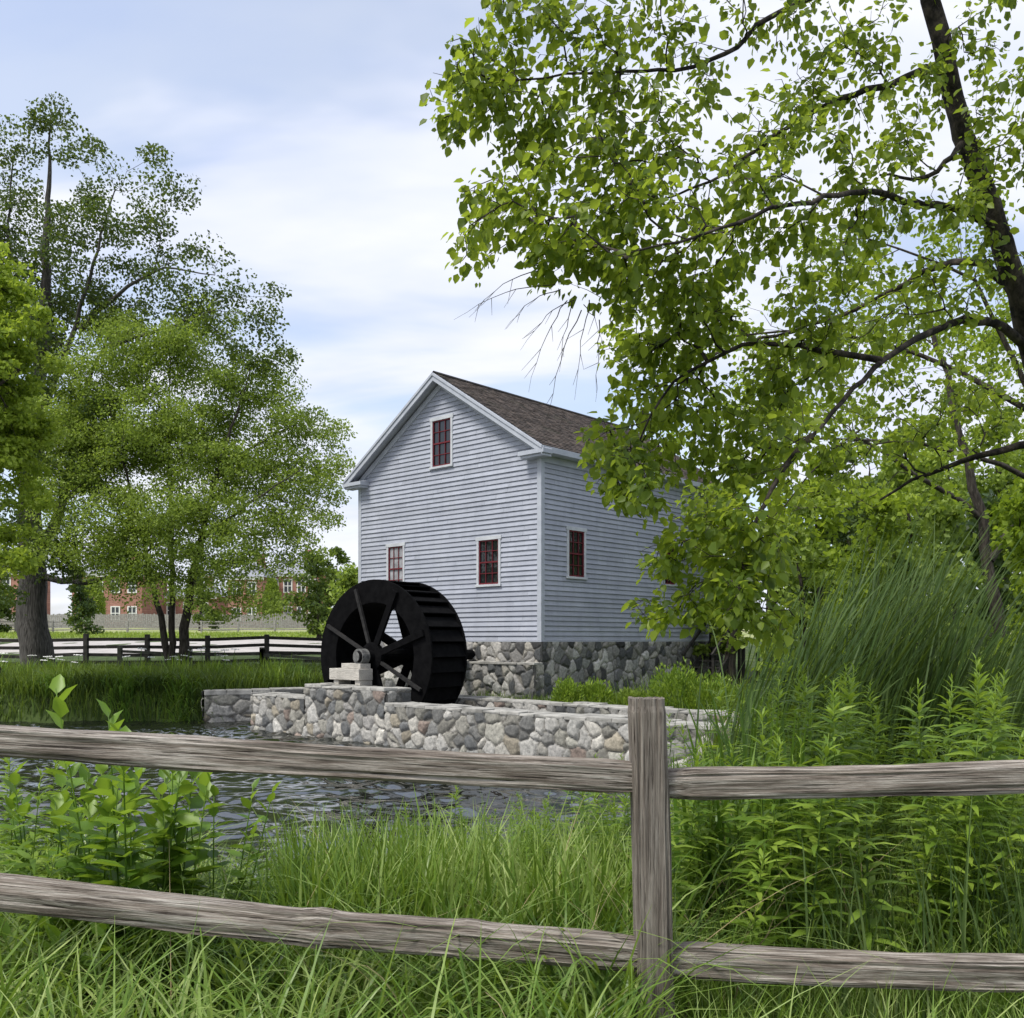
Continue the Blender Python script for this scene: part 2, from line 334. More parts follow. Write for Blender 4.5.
# ------------------------------------------------------------------ fieldstone walls
def stone_sheet(rng, L, H, cell=.24, step=.026, seed=0, pal=None, asp=1.15, bulge=.055):
    """height + colour on a grid (x along 0..L, z 0..H) from an irregular cell pattern"""
    nx = max(3, int(L/step)+1); nz = max(3, int(H/step)+1)
    x = np.linspace(0, L, nx); z = np.linspace(0, H, nz); X, Z = np.meshgrid(x, z)
    cw, ch = cell*asp, cell
    gx = int(L/cw)+4; gzn = int(H/ch)+4
    jx = (np.arange(gx)[None, :]-1.5+rng.uniform(-.46, .46, (gzn, gx))+.5*(np.arange(gzn)[:, None] % 2))*cw
    jz = (np.arange(gzn)[:, None]-1.5+rng.uniform(-.42, .42, (gzn, gx)))*ch
    r = rng.uniform(.0, .42, (gzn, gx))*cell*.9; sx = rng.uniform(.75, 1.35, (gzn, gx))
    S = np.stack([jx.ravel(), jz.ravel(), r.ravel(), sx.ravel()], 1)
    wx = X+.012*np.sin(Z*17+X*9)+.006*np.sin(X*41+Z*17); wz = Z+.012*np.sin(X*15+Z*7)+.005*np.sin(X*37-Z*29)
    f1 = np.full(X.shape, 9.); f2 = f1.copy(); idx = np.zeros(X.shape, int)
    for k, (a, b2, rr, sxx) in enumerate(S):
        d = np.abs(wx-a)**1.0; dd = (np.sqrt(((wx-a)*sxx/asp)**2+(wz-b2)**2)*.62+np.maximum(np.abs(wx-a)/asp, np.abs(wz-b2))*.38)-rr
        m1 = dd < f1; f2 = np.where(m1, f1, np.minimum(f2, dd)); idx = np.where(m1, k, idx); f1 = np.where(m1, dd, f1)
    e = f2-f1; t = np.clip((e-.012)/.075, 0, 1); hgt = bulge*np.sqrt(t)
    pv = rng.uniform(-.02, .025, len(S)); hgt = hgt+np.where(t > 0, pv[idx]*t, 0)
    if pal is None:
        pal = [(.36,.355,.34),(.26,.26,.255),(.46,.45,.43),(.17,.175,.18),(.40,.36,.29),(.31,.30,.27),(.54,.52,.48),(.13,.135,.14),(.42,.41,.39),(.34,.33,.32),(.47,.46,.44),(.22,.22,.215),(.38,.37,.33),(.30,.24,.21)]
    pal = np.array(pal); pc = pal[rng.integers(0, len(pal), len(S))]*rng.uniform(.5, 1.0, (len(S), 1))
    c = pc[idx]; mort = np.array([.15, .142, .128]); k = np.clip((e-.006)/.016, 0, 1)[..., None]
    return X, Z, hgt, c*k+mort*(1-k)
def stone_wall(name, mat, parent, p0, d, n, L, H, z0, seed, side_depth=.5, **kw):
    """irregular stone face from p0 along unit d, bulging along unit n, plus plain core behind"""
    rng = np.random.default_rng(seed); X, Z, h, c = stone_sheet(rng, L, H, **kw)
    p0 = np.array(p0); d = np.array(d); n = np.array(n)
    V = p0[None, None, :]+X[..., None]*d+h[..., None]*n; V[..., 2] += Z
    nz, nx = X.shape
    i = (np.arange(nz-1)[:, None]*nx+np.arange(nx-1)[None, :]).ravel()
    f = np.stack([i, i+1, i+1+nx, i+nx], 1)
    if np.cross(d, np.array([0, 0, 1])).dot(n) < 0: f = f[:, ::-1]
    return mesh_np(name, V.reshape(-1, 3), [f], mat, parent, smooth=True, col=c.reshape(-1, 3))
def loc2(u, v, z=0): return A+EU*u+EV*v+Vector((0, 0, z))
def uv_of(x, y):
    p = Vector((x, y, 0))-A; return p.dot(EU), p.dot(EV)

def race_wall(name, label, uA, uB, v0, v1, ztop, seed, steps=None, group=None):
    """free-standing wall in mill coordinates from u=uA (right end) to uB (left end)"""
    base = loc2(0, 0, 0); root = empty(name, tuple(loc2((uA+uB)/2, (v0+v1)/2, WAT-.5)), 0, label=label, cat='stone wall', group=group)
    inv = Matrix.Translation(-root.location)
    zb = WAT-.5; segs = steps or [(uA, uB, ztop)]
    for (a, b, zt) in segs:
        H = zt-zb
        kw = dict(cell=.29, asp=1.1, bulge=.06)
        def face(p, d, n, L, s):
            o = stone_wall('stone_face', M_stone, root, p-root.location, d, n, L, H, zb, s, **kw)
        face(loc2(b, v0, zb), -EU, -EV, b-a, seed)
        face(loc2(a, v1, zb), EU, EV, b-a, seed+1)
        face(loc2(b, v1, zb), -EV, EU, v1-v0, seed+2)
        face(loc2(a, v0, zb), EV, -EU, v1-v0, seed+3)
        # coping slabs of uneven length, width and height; the core fills the wall under them
        mb = MB(); rng = random.Random(seed); q = a
        def bx(u0, u1, w0, w1, z0, z1):
            vs = [loc2(*c)-root.location for c in ((u0,w0,z0),(u1,w0,z0),(u1,w1,z0),(u0,w1,z0),(u0,w0,z1),(u1,w0,z1),(u1,w1,z1),(u0,w1,z1))]
            for k in range(8): vs[k] = vs[k]+Vector((rng.uniform(-.012,.012), rng.uniform(-.012,.012), rng.uniform(-.01,.01)))
            mb.add(vs, [(0,1,2,3),(7,6,5,4),(4,5,1,0),(5,6,2,1),(6,7,3,2),(7,4,0,3)])
        while q < b-.05:
            l = min(rng.uniform(.3, .75), b-q); wsp = v0+(v1-v0)*rng.uniform(.35, .65)
            bx(q+.004, q+l-.008, v0-.05, wsp-.006, zt-.01, zt+rng.uniform(.035, .075))
            bx(q+.004, q+l-.008, wsp+.006, v1+.05, zt-.01, zt+rng.uniform(.035, .075))
            q += l
        mb.build('coping', M_cap, root, bevel=.014)
        mb = MB(); mb.add([loc2(*c)-root.location for c in ((a,v0+.03,zb),(b,v0+.03,zb),(b,v1-.03,zb),(a,v1-.03,zb),(a,v0+.03,zt-.012),(b,v0+.03,zt-.012),(b,v1-.03,zt-.012),(a,v1-.03,zt-.012))],
               [(0,1,2,3),(7,6,5,4),(4,5,1,0),(5,6,2,1),(6,7,3,2),(7,4,0,3)])
        mb.build('core', M_cap, root)
    return root
def u_at(px, v):
    s = A.dot(EV)+v; x, y = wl(s, px); return uv_of(x, y)[0]
VF = S0-A.dot(EV)            # local v of the front face of the race wall
ua = u_at(752, VF); ub = u_at(386, VF); uc = u_at(306, VF); ud = u_at(252, VF)
race_wall('race_wall', 'long low fieldstone wall in the water in front of the black wheel, stepping up under its axle', ua, ud, VF, VF+.72, .12, 11,
          steps=[(ua, ub, .10), (ub, uc, .43), (uc, ud, .12)])
race_wall('race_wall', 'low fieldstone wall with dark capstones behind the wheel channel at the foot of the mill', u_at(760, VF+3.1), u_at(380, VF+3.1), VF+3.1, VF+3.75, .06, 31)
def bank_wall():
    p0 = Vector((-9.0, 27.2, WAT-.5)); p1 = Vector((-5.6, 28.6, WAT-.5)); d = (p1-p0); L = d.length; d.normalize(); n = Vector((d.y, -d.x, 0))
    root = empty('bank_wall', tuple(p0), 0, label='short wall of big flat slabs at the left bank, over the dark water channel', cat='stone wall')
    H = .1-WAT+.5
    stone_wall('stone_face', M_stone, root, Vector((0,0,0)), d, n, L, H, 0, 77, cell=.30, asp=2.3, bulge=.07)
    stone_wall('stone_face', M_stone, root, -n*.6, n, -d, .6, H, 0, 78, cell=.30, asp=1.6)
    mb = MB(); q = 0; rng = random.Random(4)
    while q < L-.1:
        l = min(rng.uniform(.5, 1.1), L-q); z = H+rng.uniform(.02, .05); c = []
        for zz in (H-.12, z):
            for (a, b) in ((q, .07), (q+l-.02, .07), (q+l-.02, -.6), (q, -.6)): c.append(d*a+n*b+Vector((0,0,zz)))
        mb.add(c, [(3,2,1,0),(4,5,6,7),(0,1,5,4),(1,2,6,5),(2,3,7,6),(3,0,4,7)]); q += l
    mb.build('coping', M_cap, root, bevel=.02)
bank_wall()

# ------------------------------------------------------------------ the mill
MILL = empty('grist_mill', (A.x, A.y, 0), HROT, label='grey-blue clapboard mill with brown shingle roof on a fieldstone base', cat='building')
GW = 7.72; GL = 9.6; ZS = EYE-.02; ZE = EYE+5.0      # gable width, side length, siding bottom, wall top at eaves
RIDGE = EYE+7.87; SL = .645
def roof_z(x): return RIDGE-SL*abs(x+GW/2)            # top surface of the roof (local x is -u)
def u_px(px):                                         # u on the gable plane
    x, y = wl(A.dot(EV), px); return uv_of(x, y)[0]
def v_px(px):
    k = (px-CX)/F; return (k*A.y-A.x)/(EV.x-k*EV.y)
def zz(py, Y): return EYE-(py-HY)/F*Y
WINS = []
def gwin(px0, px1, py0, py1):
    u0, u1 = u_px(px1), u_px(px0); Y = (A+EU*(u0+u1)/2).y
    return dict(wall='g', a=-u1, b=-u0, z0=zz(py1, Y), z1=zz(py0, Y))
WINS += [gwin(431.5, 453.5, 417, 467), gwin(477.5, 501.5, 537, 585.5), gwin(387.5, 405.5, 544, 592)]
v0, v1 = v_px(566), v_px(585); Ym = (A+EV*(v0+v1)/2).y
WINS += [dict(wall='s', a=v0, b=v1, z0=zz(578, Ym), z1=zz(528, Ym))]
WINS += [dict(wall='s', a=5.9, b=6.65, z0=WINS[3]['z0'], z1=WINS[3]['z1'])]
LAP = .1375
def siding(wall, wname):
    """real lapped boards, cut round the windows and under the rake"""
    mb = MB(); rng = random.Random(5 if wall == 'g' else 6)
    lo, hi = (-GW, 0) if wall in ('g', 'b') else (0, GL)
    top = RIDGE-.30 if wall in ('g', 'b') else ZE
    wins = [w for w in WINS if w['wall'] == wall]
    def pt(s, z, out):
        if wall == 'g': return (s, -out, z)
        if wall == 'b': return (s, GL+out, z)
        if wall == 's': return (out, s, z)
        return (-GW-out, s, z)
    z = ZS
    while z < top:
        zt = min(z+LAP, top); cuts = sorted({z, zt} | {c for w in wins for c in (w['z0'], w['z1']) if z < c < zt})
        jit = rng.uniform(-.005, .004); joints = sorted(rng.uniform(lo, hi) for _ in range(3))
        for c0, c1 in zip(cuts[:-1], cuts[1:]):
            def out(c): return .004+(.036+jit)*(1-(c-z)/LAP)
            iv = [(lo+.1, hi-.1)]
            for w in wins:
                if w['z0'] < (c0+c1)/2 < w['z1']:
                    nv = []
                    for (p, q) in iv:
                        if w['b'] <= p or w['a'] >= q: nv.append((p, q)); continue
                        if p < w['a']: nv.append((p, w['a']))
                        if w['b'] < q: nv.append((w['b'], q))
                    iv = nv
            iv2 = []
            for (p, q) in iv:
                cutx = [k for k in joints if p+.25 < k < q-.25]; e = [p]+cutx+[q]
                iv2 += [(e[m]+(.002 if m else 0), e[m+1]-(.002 if m < len(e)-2 else 0)) for m in range(len(e)-1)]
            for (p, q) in iv2:
                if wall in ('g', 'b'):
                    def lim(c):
                        h = max(0.0, (RIDGE-.28-c)/SL); return max(p, -GW/2-h), min(q, -GW/2+h)
                    (p0, q0), (p1, q1) = lim(c0), lim(c1)
                    if q0 <= p0: continue
                    if q1 < p1: p1 = q1 = (p1+q1)/2
                else: p0, q0, p1, q1 = p, q, p, q
                vs = [pt(p0, c0, out(c0)), pt(q0, c0, out(c0)), pt(q1, c1, out(c1)), pt(p1, c1, out(c1)), pt(p0, c0, 0), pt(q0, c0, 0)]
                fl = [(0,1,2,3), (4,5,1,0)]
                if wall in ('s', 'b'): fl = fl if wall == 's' else [f[::-1] for f in fl]
                if wall == 'w': fl = [f[::-1] for f in fl]
                mb.add(vs, fl)
        z = zt
    mb.build(wname, M_siding, MILL)
siding('g', 'clapboard_wall'); siding('s', 'clapboard_wall'); siding('b', 'clapboard_wall'); siding('w', 'clapboard_wall')
# corner boards
for x in (-GW, 0):
    for y in (0, GL):
        mb = MB()
        sx = -1 if x < -1 else 1; sy = -1 if y == 0 else 1
        mb.box(min(x+sx*.042, x-sx*.11), max(x+sx*.042, x-sx*.11), min(y+sy*.042, y-sy*.11), max(y+sy*.042, y-sy*.11), ZS-.005, ZE)
        mb.build('corner_board', M_trim, MILL, bevel=.006)
mb = MB(); mb.box(-GW-.05, .05, -.05, GL+.05, ZS-.03, ZS-.006); mb.build('sill_board', M_trim, MILL)
# foundation
FZ0 = -.5
fd = .06
Fm = lambda p: Vector(p)
PALD = [(.30,.30,.29),(.19,.19,.195),(.42,.41,.39),(.13,.135,.14),(.42,.40,.36),(.30,.29,.27),(.60,.58,.55),(.09,.095,.10),(.40,.39,.38),(.09,.09,.092),(.50,.49,.47)]
H1 = ZS-.03-FZ0
stone_wall('foundation', M_stone, MILL, Vector((-GW, -.02, FZ0)), Vector((1,0,0)), Vector((0,-1,0)), GW+.04, H1, 0, 5, cell=.31, asp=.92, pal=PALD, bulge=.05)
stone_wall('foundation', M_stone, MILL, Vector((.02, 0, FZ0)), Vector((0,1,0)), Vector((1,0,0)), GL, H1, 0, 6, cell=.31, asp=.92, pal=PALD, bulge=.05)
stone_wall('foundation', M_stone, MILL, Vector((-GW-.02, 0, FZ0)), Vector((0,1,0)), Vector((-1,0,0)), GL, H1, 0, 7, cell=.31, asp=.92, pal=PALD, step=.05)
# thicker lower part of the foundation under the gable, with its ledge
zl = EYE-.62
stone_wall('foundation_footing', M_stone, MILL, Vector((-GW, -.30, FZ0)), Vector((1,0,0)), Vector((0,-1,0)), GW+.04, zl-FZ0-.04, 0, 9, cell=.31, asp=.92, pal=PALD)
stone_wall('foundation_footing', M_stone, MILL, Vector((.04, -.30, FZ0)), Vector((0,1,0)), Vector((1,0,0)), .31, zl-FZ0-.04, 0, 10, cell=.31, asp=.92, pal=PALD)
mb = MB(); mb.box(-GW, .036, -.296, .0, FZ0, zl-.055); mb.box(-GW-.01, .012, -.012, .03, FZ0+.01, ZS-.045); mb.box(-.03, .016, -.01, GL, FZ0+.02, ZS-.05); mb.build('foundation_backing', M_cap, MILL)
mb = MB(); q = -GW; rr = random.Random(3)
while q < .05:
    l = min(rr.uniform(.35, .8), .10-q); mb.box(q, q+l-.01, -.38+rr.uniform(-.02, .02), -.03, zl-.05, zl+rr.uniform(.0, .03)); q += l
mb.build('footing_ledge', M_cap, MILL, bevel=.012)
mb = MB(); mb.box(-GW+.04, -.04, .04, GL-.04, FZ0, ZS-.04); mb.build('foundation_core', M_cap, MILL)
# roof
def roof():
    OVG = .36; OVE = .36; T = .12
    for side in (-1, 1):
        # stepped shingle courses: real butts, one strip per course
        mb_v = []; mb_f = []; uvs = []
        run = GW/2+OVE; sl = math.hypot(run, run*SL); n = int(sl/.15); y0, y1 = -OVG, GL+OVG; rng = random.Random(8+side)
        nx = 60
        for i in range(n):
            s0 = i*sl/n; s1 = (i+1)*sl/n+.02; cs = run/sl; 
            row = []
            for j in range(nx+1):
                y = y0+(y1-y0)*j/nx
                for (s, up) in ((s0, .004), (s1 if i < n-1 else s1-.0, .024+rng.uniform(-.007, .01)), ):
                    x = s*cs; z = RIDGE-SL*x+up; row.append((-GW/2+side*x, y, z)); uvs.append((y, s-s0+i*.15))
                # lower butt
                row.append((-GW/2+side*s1*cs, y, RIDGE-SL*s1*cs-.006)); uvs.append((y, s1-s0+i*.15))
            b = len(mb_v); mb_v += row
            for j in range(nx):
                a = b+j*3
                q1 = (a, a+1, a+4, a+3); q2 = (a+1, a+2, a+5, a+4)
                if side > 0: pass
                else: q1 = q1[::-1]; q2 = q2[::-1]
                mb_f += [q1, q2]
        me = bpy.data.meshes.new('roof_slope'); me.from_pydata(mb_v, [], mb_f); me.materials.append(M_shingle)
        uvl = me.uv_layers.new(name='UVMap'); li = np.empty(len(me.loops), dtype=np.int32); me.loops.foreach_get('vertex_index', li)
        uvl.data.foreach_set('uv', np.array(uvs, dtype=np.float32)[li].ravel())
        link(bpy.data.objects.new('roof_slope', me), MILL)
        # deck under the shingles
        mb = MB(); x1 = -GW/2+side*(run-.03)
        z1 = RIDGE-SL*(run-.03)
        pts = [(-GW/2, RIDGE-.004), (x1, z1-.004), (x1, z1-T*.6), (-GW/2, RIDGE-T-.02)]
        vs = [(x, y0+.02, z) for x, z in pts]+[(x, y1-.02, z) for x, z in pts]
        mb.add(vs, [(0,1,2,3),(7,6,5,4),(0,4,5,1),(1,5,6,2),(2,6,7,3),(3,7,4,0)]); mb.build('roof_deck', M_trim, MILL)
        # rake boards: outer thin crown and inner wide board, front and back
        for (yy, dy) in ((-OVG, -1), (GL+OVG, 1)):
            mb = MB()
            def strip(d0, d1, ya, yb, xr=run+.0):
                p = [(-GW/2, RIDGE-d0), (-GW/2+side*xr, RIDGE-SL*xr-d0), (-GW/2+side*xr, RIDGE-SL*xr-d1), (-GW/2, RIDGE-d1)]
                vs = [(x, ya, z) for x, z in p]+[(x, yb, z) for x, z in p]; mb.add(vs, [(0,1,2,3),(7,6,5,4),(0,4,5,1),(1,5,6,2),(2,6,7,3),(3,7,4,0)])
            strip(.012, .10, yy+dy*.05, yy-dy*.03); strip(.10, .25, yy+dy*.02, yy-dy*.028)
            strip(.11, .135, yy-dy*.03, (0 if dy < 0 else GL)+dy*.04)           # soffit
            strip(.215, .40, (0 if dy < 0 else GL)+dy*.062, (0 if dy < 0 else GL)+dy*.006, GW/2-.0)   # frieze board on the wall
            mb.build('rake_board', M_trim, MILL, bevel=.006)
        # eave: fascia, soffit, boxed cornice
        ex = -GW/2+side*run; wx = -GW if side < 0 else 0; ez = RIDGE-SL*run
        mb = MB()
        xa, xb = sorted((ex+side*.03, ex-side*.01)); mb.box(xa, xb, y0+.0, y1-.0, ez-.17, ez-.015)
        xa, xb = sorted((wx+side*.004, ex-side*.012)); mb.box(xa, xb, y0+.01, y1-.01, ez-.165, ez-.13)
        xa, xb = sorted((wx+side*.045, wx+side*.012)); mb.box(xa, xb, .05, GL-.05, ez-.34, ez-.165)
        mb.build('cornice', M_trim, MILL, bevel=.006)
        # cornice returns wrapping the gable corners
        for (yy, dy) in ((0, -1), (GL, 1)):
            mb = MB(); xi = wx-side*.50; xa, xb = sorted((xi, ex+side*.05))
            ya, yb = sorted((yy+dy*.006, yy+dy*(OVG+.03))); mb.box(xa, xb, ya, yb, ez-.20, ez-.085)
            xa2, xb2 = sorted((xi+side*.05, ex+side*.01)); ya2, yb2 = sorted((yy+dy*.008, yy+dy*(OVG-.03))); mb.box(xa2, xb2, ya2, yb2, ez-.27, ez-.201)
            # sloping little cap on the return
            vs = [(xi, ya, ez-.084), (ex+side*.05, ya, ez-.084), (ex+side*.05, yb, ez-.084), (xi, yb, ez-.084)]
            hi_y = yy+dy*.006; vs += [(xi+side*.04, hi_y, ez-.0), (ex+side*.0, hi_y, ez-.0)]
            lo_i = [0, 1, 2, 3] if dy > 0 else [3, 2, 1, 0]
            a, b, c, d = lo_i
            mb.add(vs, [(d, c, 5, 4), (a, d, 4), (b, 5, c), (a, 4, 5, b)])
            mb.build('cornice_return', M_trim, MILL, bevel=.005)
    mb = MB(); 
    for side in (-1, 1):
        p = [(-GW/2, RIDGE+.05), (-GW/2+side*.14, RIDGE-.045), (-GW/2+side*.13, RIDGE-.07), (-GW/2, RIDGE+.02)]
        vs = [(x, -OVG+.01, z) for x, z in p]+[(x, GL+OVG-.01, z) for x, z in p]
        mb.add(vs, [(0,1,2,3),(7,6,5,4),(0,4,5,1),(1,5,6,2),(2,6,7,3),(3,7,4,0)])
    mb.build('ridge_cap', M_shingle, MILL)
roof()
def window(w, label=None):
    a, b, z0, z1 = w['a'], w['b'], w['z0'], w['z1']; g = w['wall'] == 'g'
    def bx(mb, s0, s1, za, zb, o0, o1):
        if g: mb.box(s0, s1, -o1, -o0, za, zb)
        else: mb.box(o0, o1, s0, s1, za, zb)
    ct = .085
    mb = MB(); bx(mb, a-.0, a+ct, z0, z1, -.02, .05); bx(mb, b-ct, b, z0, z1, -.02, .05); bx(mb, a-.03, b+.03, z1-ct, z1+.02, -.02, .056); bx(mb, a-.03, b+.03, z0-.035, z0+.03, -.02, .085)
    fr = mb.build('window_frame', M_casing, MILL, bevel=.005)
    ia, ib, ja, jb = a+ct, b-ct, z0+.03, z1-ct
    mb = MB(); t = .034; mid = (ja+jb)/2
    bx(mb, ia, ia+t, ja, jb, -.03, .028); bx(mb, ib-t, ib, ja, jb, -.03, .028); bx(mb, ia+t, ib-t, ja, ja+t*1.3, -.03, .028); bx(mb, ia+t, ib-t, jb-t, jb, -.03, .028)
    bx(mb, ia+t, ib-t, mid-.02, mid+.02, -.03, .034)
    for k in (1, 2):
        s = ia+(ib-ia)*k/3; bx(mb, s-.009, s+.009, ja+t, jb-t, -.026, .022)
    for k in (1, 3):
        zq = ja+(jb-ja)*k/4; bx(mb, ia+t, ib-t, zq-.009, zq+.009, -.0265, .0225)
    sa = mb.build('sash', M_red, fr)
    mb = MB(); bx(mb, ia+.01, ib-.01, ja+.01, jb-.01, -.024, -.008); mb.build('pane', M_glass_paint_refl if w is WINS[2] else M_glass, sa)  # left gable window: pale pane colour imitates a reflection
    mb = MB(); bx(mb, a, b, z0, z1, -.06, -.045); mb.build('window_back', M_black, fr)
for w in WINS: window(w)

# ------------------------------------------------------------------ water wheel
def wheel():
    Y = 23.5; c = P(373.5, 656.5, Y); R = 1.95; Wd = 1.36
    root = empty('water_wheel', tuple(c), HROT+math.radians(6), label='large black wooden water wheel beside the mill wall', cat='water wheel')
    # local: y along the axle (0 front .. Wd rear), x/z in the wheel plane
    n = 64; Ri = R*.70
    def ring(y0, y1, ro, ri):
        mb = MB(); vs = []
        for k in range(n):
            a = 2*math.pi*k/n
            for (r, y) in ((ro, y0), (ro, y1), (ri, y1), (ri, y0)): vs.append((r*math.cos(a), y, r*math.sin(a)))
        fs = []
        for k in range(n):
            p = 4*k; q = 4*((k+1) % n)
            for j in range(4): fs.append((p+j, p+(j+1) % 4, q+(j+1) % 4, q+j))
        mb.add(vs, fs); return mb
    ring(0, .06, R, Ri).build('shroud', M_black, root, bevel=.006); ring(Wd-.06, Wd, R, Ri).build('shroud', M_black, root, bevel=.006)
    ring(.062, Wd-.062, Ri+.035, Ri+.005).build('sole_boards', M_black, root)
    # rim bands of iron on the shroud edges
    for k in range(32):
        a = 2*math.pi*k/32; mb = MB(); a2 = a+.22
        p = [(Ri+.04, a2), (R-.13, a+.175), (R-.012, a)]
        for (r0, t0), (r1, t1) in zip(p[:-1], p[1:]):
            q0 = Vector((r0*math.cos(t0), 0, r0*math.sin(t0))); q1 = Vector((r1*math.cos(t1), 0, r1*math.sin(t1)))
            dd = (q1-q0).normalized(); nn = Vector((-dd.z, 0, dd.x))*.015
            vs = [q0-nn+Vector((0,.063,0)), q0+nn+Vector((0,.063,0)), q1+nn+Vector((0,.063,0)), q1-nn+Vector((0,.063,0))]
            vs += [v+Vector((0, Wd-.126, 0)) for v in vs]
            mb.add(vs, [(0,1,2,3),(7,6,5,4),(0,4,5,1),(1,5,6,2),(2,6,7,3),(3,7,4,0)])
        mb.build('bucket_board', M_black, root)
    for k in range(8):
        th = math.radians(-19+45*k)
        for yy in (.03, Wd-.03):
            mb = MB(); d = Vector((math.sin(th), 0, math.cos(th))); s = -1 if yy < .1 else 1
            yo = yy+s*.075
            if yy < .1: w_, h_ = (.08, .085 if k in (0, 7, 3) else .17)
            else: w_, h_ = (.10, .22)
            mb.beam(d*.16+Vector((0, yo, 0)), d*(R*.93)+Vector((0, yo, 0)), h_, w_, up=(0, 1, 0))
            mb.build('spoke', M_black_highlit if (yy < .1 and k in (0, 7, 3)) else M_black, root, bevel=.006)  # three front spokes that catch the light carry a painted highlight
    mb = MB(); mb.tube([(0, y, 0) for y in (-.55, -.5, 0, Wd, Wd+2.6)], [.10, .15, .18, .18, .14], 16); mb.build('axle', M_black, root, smooth=False)
    for yy in (-.03, Wd+.03):
        mb = MB(); mb.tube([(0, yy-.09, 0), (0, yy-.06, 0), (0, yy+.06, 0), (0, yy+.09, 0)], [.26, .36, .36, .26], 16); mb.build('hub', M_black, root)
    # bearing on its pale timber cradle, standing on the wall
    b = empty('bearing_block', tuple(c+EV*(-.40)+Vector((0, 0, -c.z+.50))), HROT, label='pale timber cradle with grey bearing, standing on the wall before the wheel', cat='timber block')
    hz = c.z-.50
    mb = MB(); mb.tube([(0, -.10, hz), (0, .14, hz)], [.20, .20], 20); mb.tube([(0, -.16, hz), (0, -.101, hz)], [.12, .12], 16); mb.build('bearing', M_iron, b, smooth=False, bevel=.01)
    mb = MB(); mb.box(-.98, .22, -.24, .20, .10, hz-.30); mb.build('timber', M_whitewood, b, bevel=.012)
    mb = MB(); mb.box(-.60, .16, -.15, .18, hz-.298, hz-.17); mb.build('top_timber', M_whitewood, b, bevel=.01)
    for x in (-.86, .0):
        mb = MB(); mb.box(x, x+.2, -.19, .2, -.03, .098); mb.build('foot', M_whitewood, b, bevel=.01)
wheel()

# ------------------------------------------------------------------ steps at the far end of the mill
def steps():
    root = empty('wooden_steps', tuple(A+EV*8.1+(-EU)*.1+Vector((0, 0, 0))), HROT, label='dark wooden steps with handrail against the right end of the mill', cat='steps')
    g0 = gz(root.location.x, root.location.y)
    for x in (.15, 1.2):
        mb = MB(); mb.beam((x, -1.4, g0), (x, .5, 1.62), .06, .22); mb.build('stringer', M_darkrail, root)
        for (y, h) in ((-1.3, .1), (.35, 1.55)):
            mb = MB(); mb.box(x-.04, x+.04, y-.04, y+.04, g0, h+.95); mb.build('newel_post', M_darkrail, root)
        mb = MB(); mb.beam((x, -1.4, g0+.98), (x, .5, 2.52), .06, .09); mb.build('handrail', M_darkrail, root)
    for k in range(7):
        y = -1.25+k*.25; z = g0+.14+k*.21; mb = MB(); mb.box(.13, 1.22, y, y+.26, z, z+.04); mb.build('tread', M_darkrail, root)
    mb = MB(); mb.box(.1, 1.3, .5, 1.7, 1.55, 1.61); mb.build('landing', M_darkrail, root)
    for y in (.6, 1.6): 
        mb = MB(); mb.box(1.16, 1.26, y-.05, y+.05, g0-.1, 1.55); mb.build('landing_post', M_darkrail, root)
steps()

# ------------------------------------------------------------------ foreground split-rail fence
def fnoise(x, y, z): return mnoise(Vector((x, y, z)))
def rail_mesh(name, p0, p1, w, h, seed, parent, mat, nseg=70, nr=44, knots=(), sq=.55, taper0=.85, taper1=.85, bow=0.0, rough=.012, wav=1.0):
    p0 = Vector(p0); p1 = Vector(p1); d = p1-p0; L = d.length; vs = []; fs = []
    for i in range(nseg+1):
        t = i/nseg; s = t*L; k = 1.0
        if t < .06: k = taper0+(1-taper0)*(t/.06)
        if t > .94: k = taper1+(1-taper1)*((1-t)/.06)
        cy = wav*.020*fnoise(s*.9, seed, 0); cz = wav*.026*fnoise(s*.7+9, seed, 3)+bow*math.sin(math.pi*t)
        for j in range(nr):
            a = 2*math.pi*(j+.5)/nr; ca, sa = math.cos(a), math.sin(a)
            q = (abs(ca)**sq*math.copysign(1, ca), abs(sa)**sq*math.copysign(1, sa))
            jj = j*20/nr; wob = 1+.10*fnoise(s*1.1, 3*math.cos(a)+seed*3, 3*math.sin(a))+.05*fnoise(s*5, 3*math.cos(a)+seed, 3*math.sin(a))
            ridge = .5*rough*fnoise(s*.8, j*.9+seed, 1.7)+rough*.3*fnoise(s*2.6, j*1.7+seed, 4.7)-.022*max(0, fnoise(s*1.3+j*.05, j*.62+seed*7, 9.3)-.22)
            y = q[0]*w/2*wob*k+ca*ridge; z = q[1]*h/2*wob*k*(1+.09*fnoise(s*1.7, seed, 5))+sa*ridge
            for (kn, ks) in knots:
                e = math.exp(-((s-kn)/.05)**2); z += sa*ks*e; y += ca*ks*e*.6
            vs.append((s, cy+y, cz+z))
    for i in range(nseg):
        for j in range(nr):
            a = i*nr+j; b = i*nr+(j+1) % nr; fs.append((a, a+nr, b+nr, b))
    fs.append(tuple(range(nr))); fs.append(tuple(nseg*nr+nr-1-j for j in range(nr)))
    me = bpy.data.meshes.new(name); me.from_pydata(vs, [], fs); me.materials.append(mat)
    o = bpy.data.objects.new(name, me); link(o, parent)
    o.location = p0-(parent.location if parent else Vector((0,0,0)))
    o.rotation_euler = Vector((1, 0, 0)).rotation_difference(d).to_euler(); return o
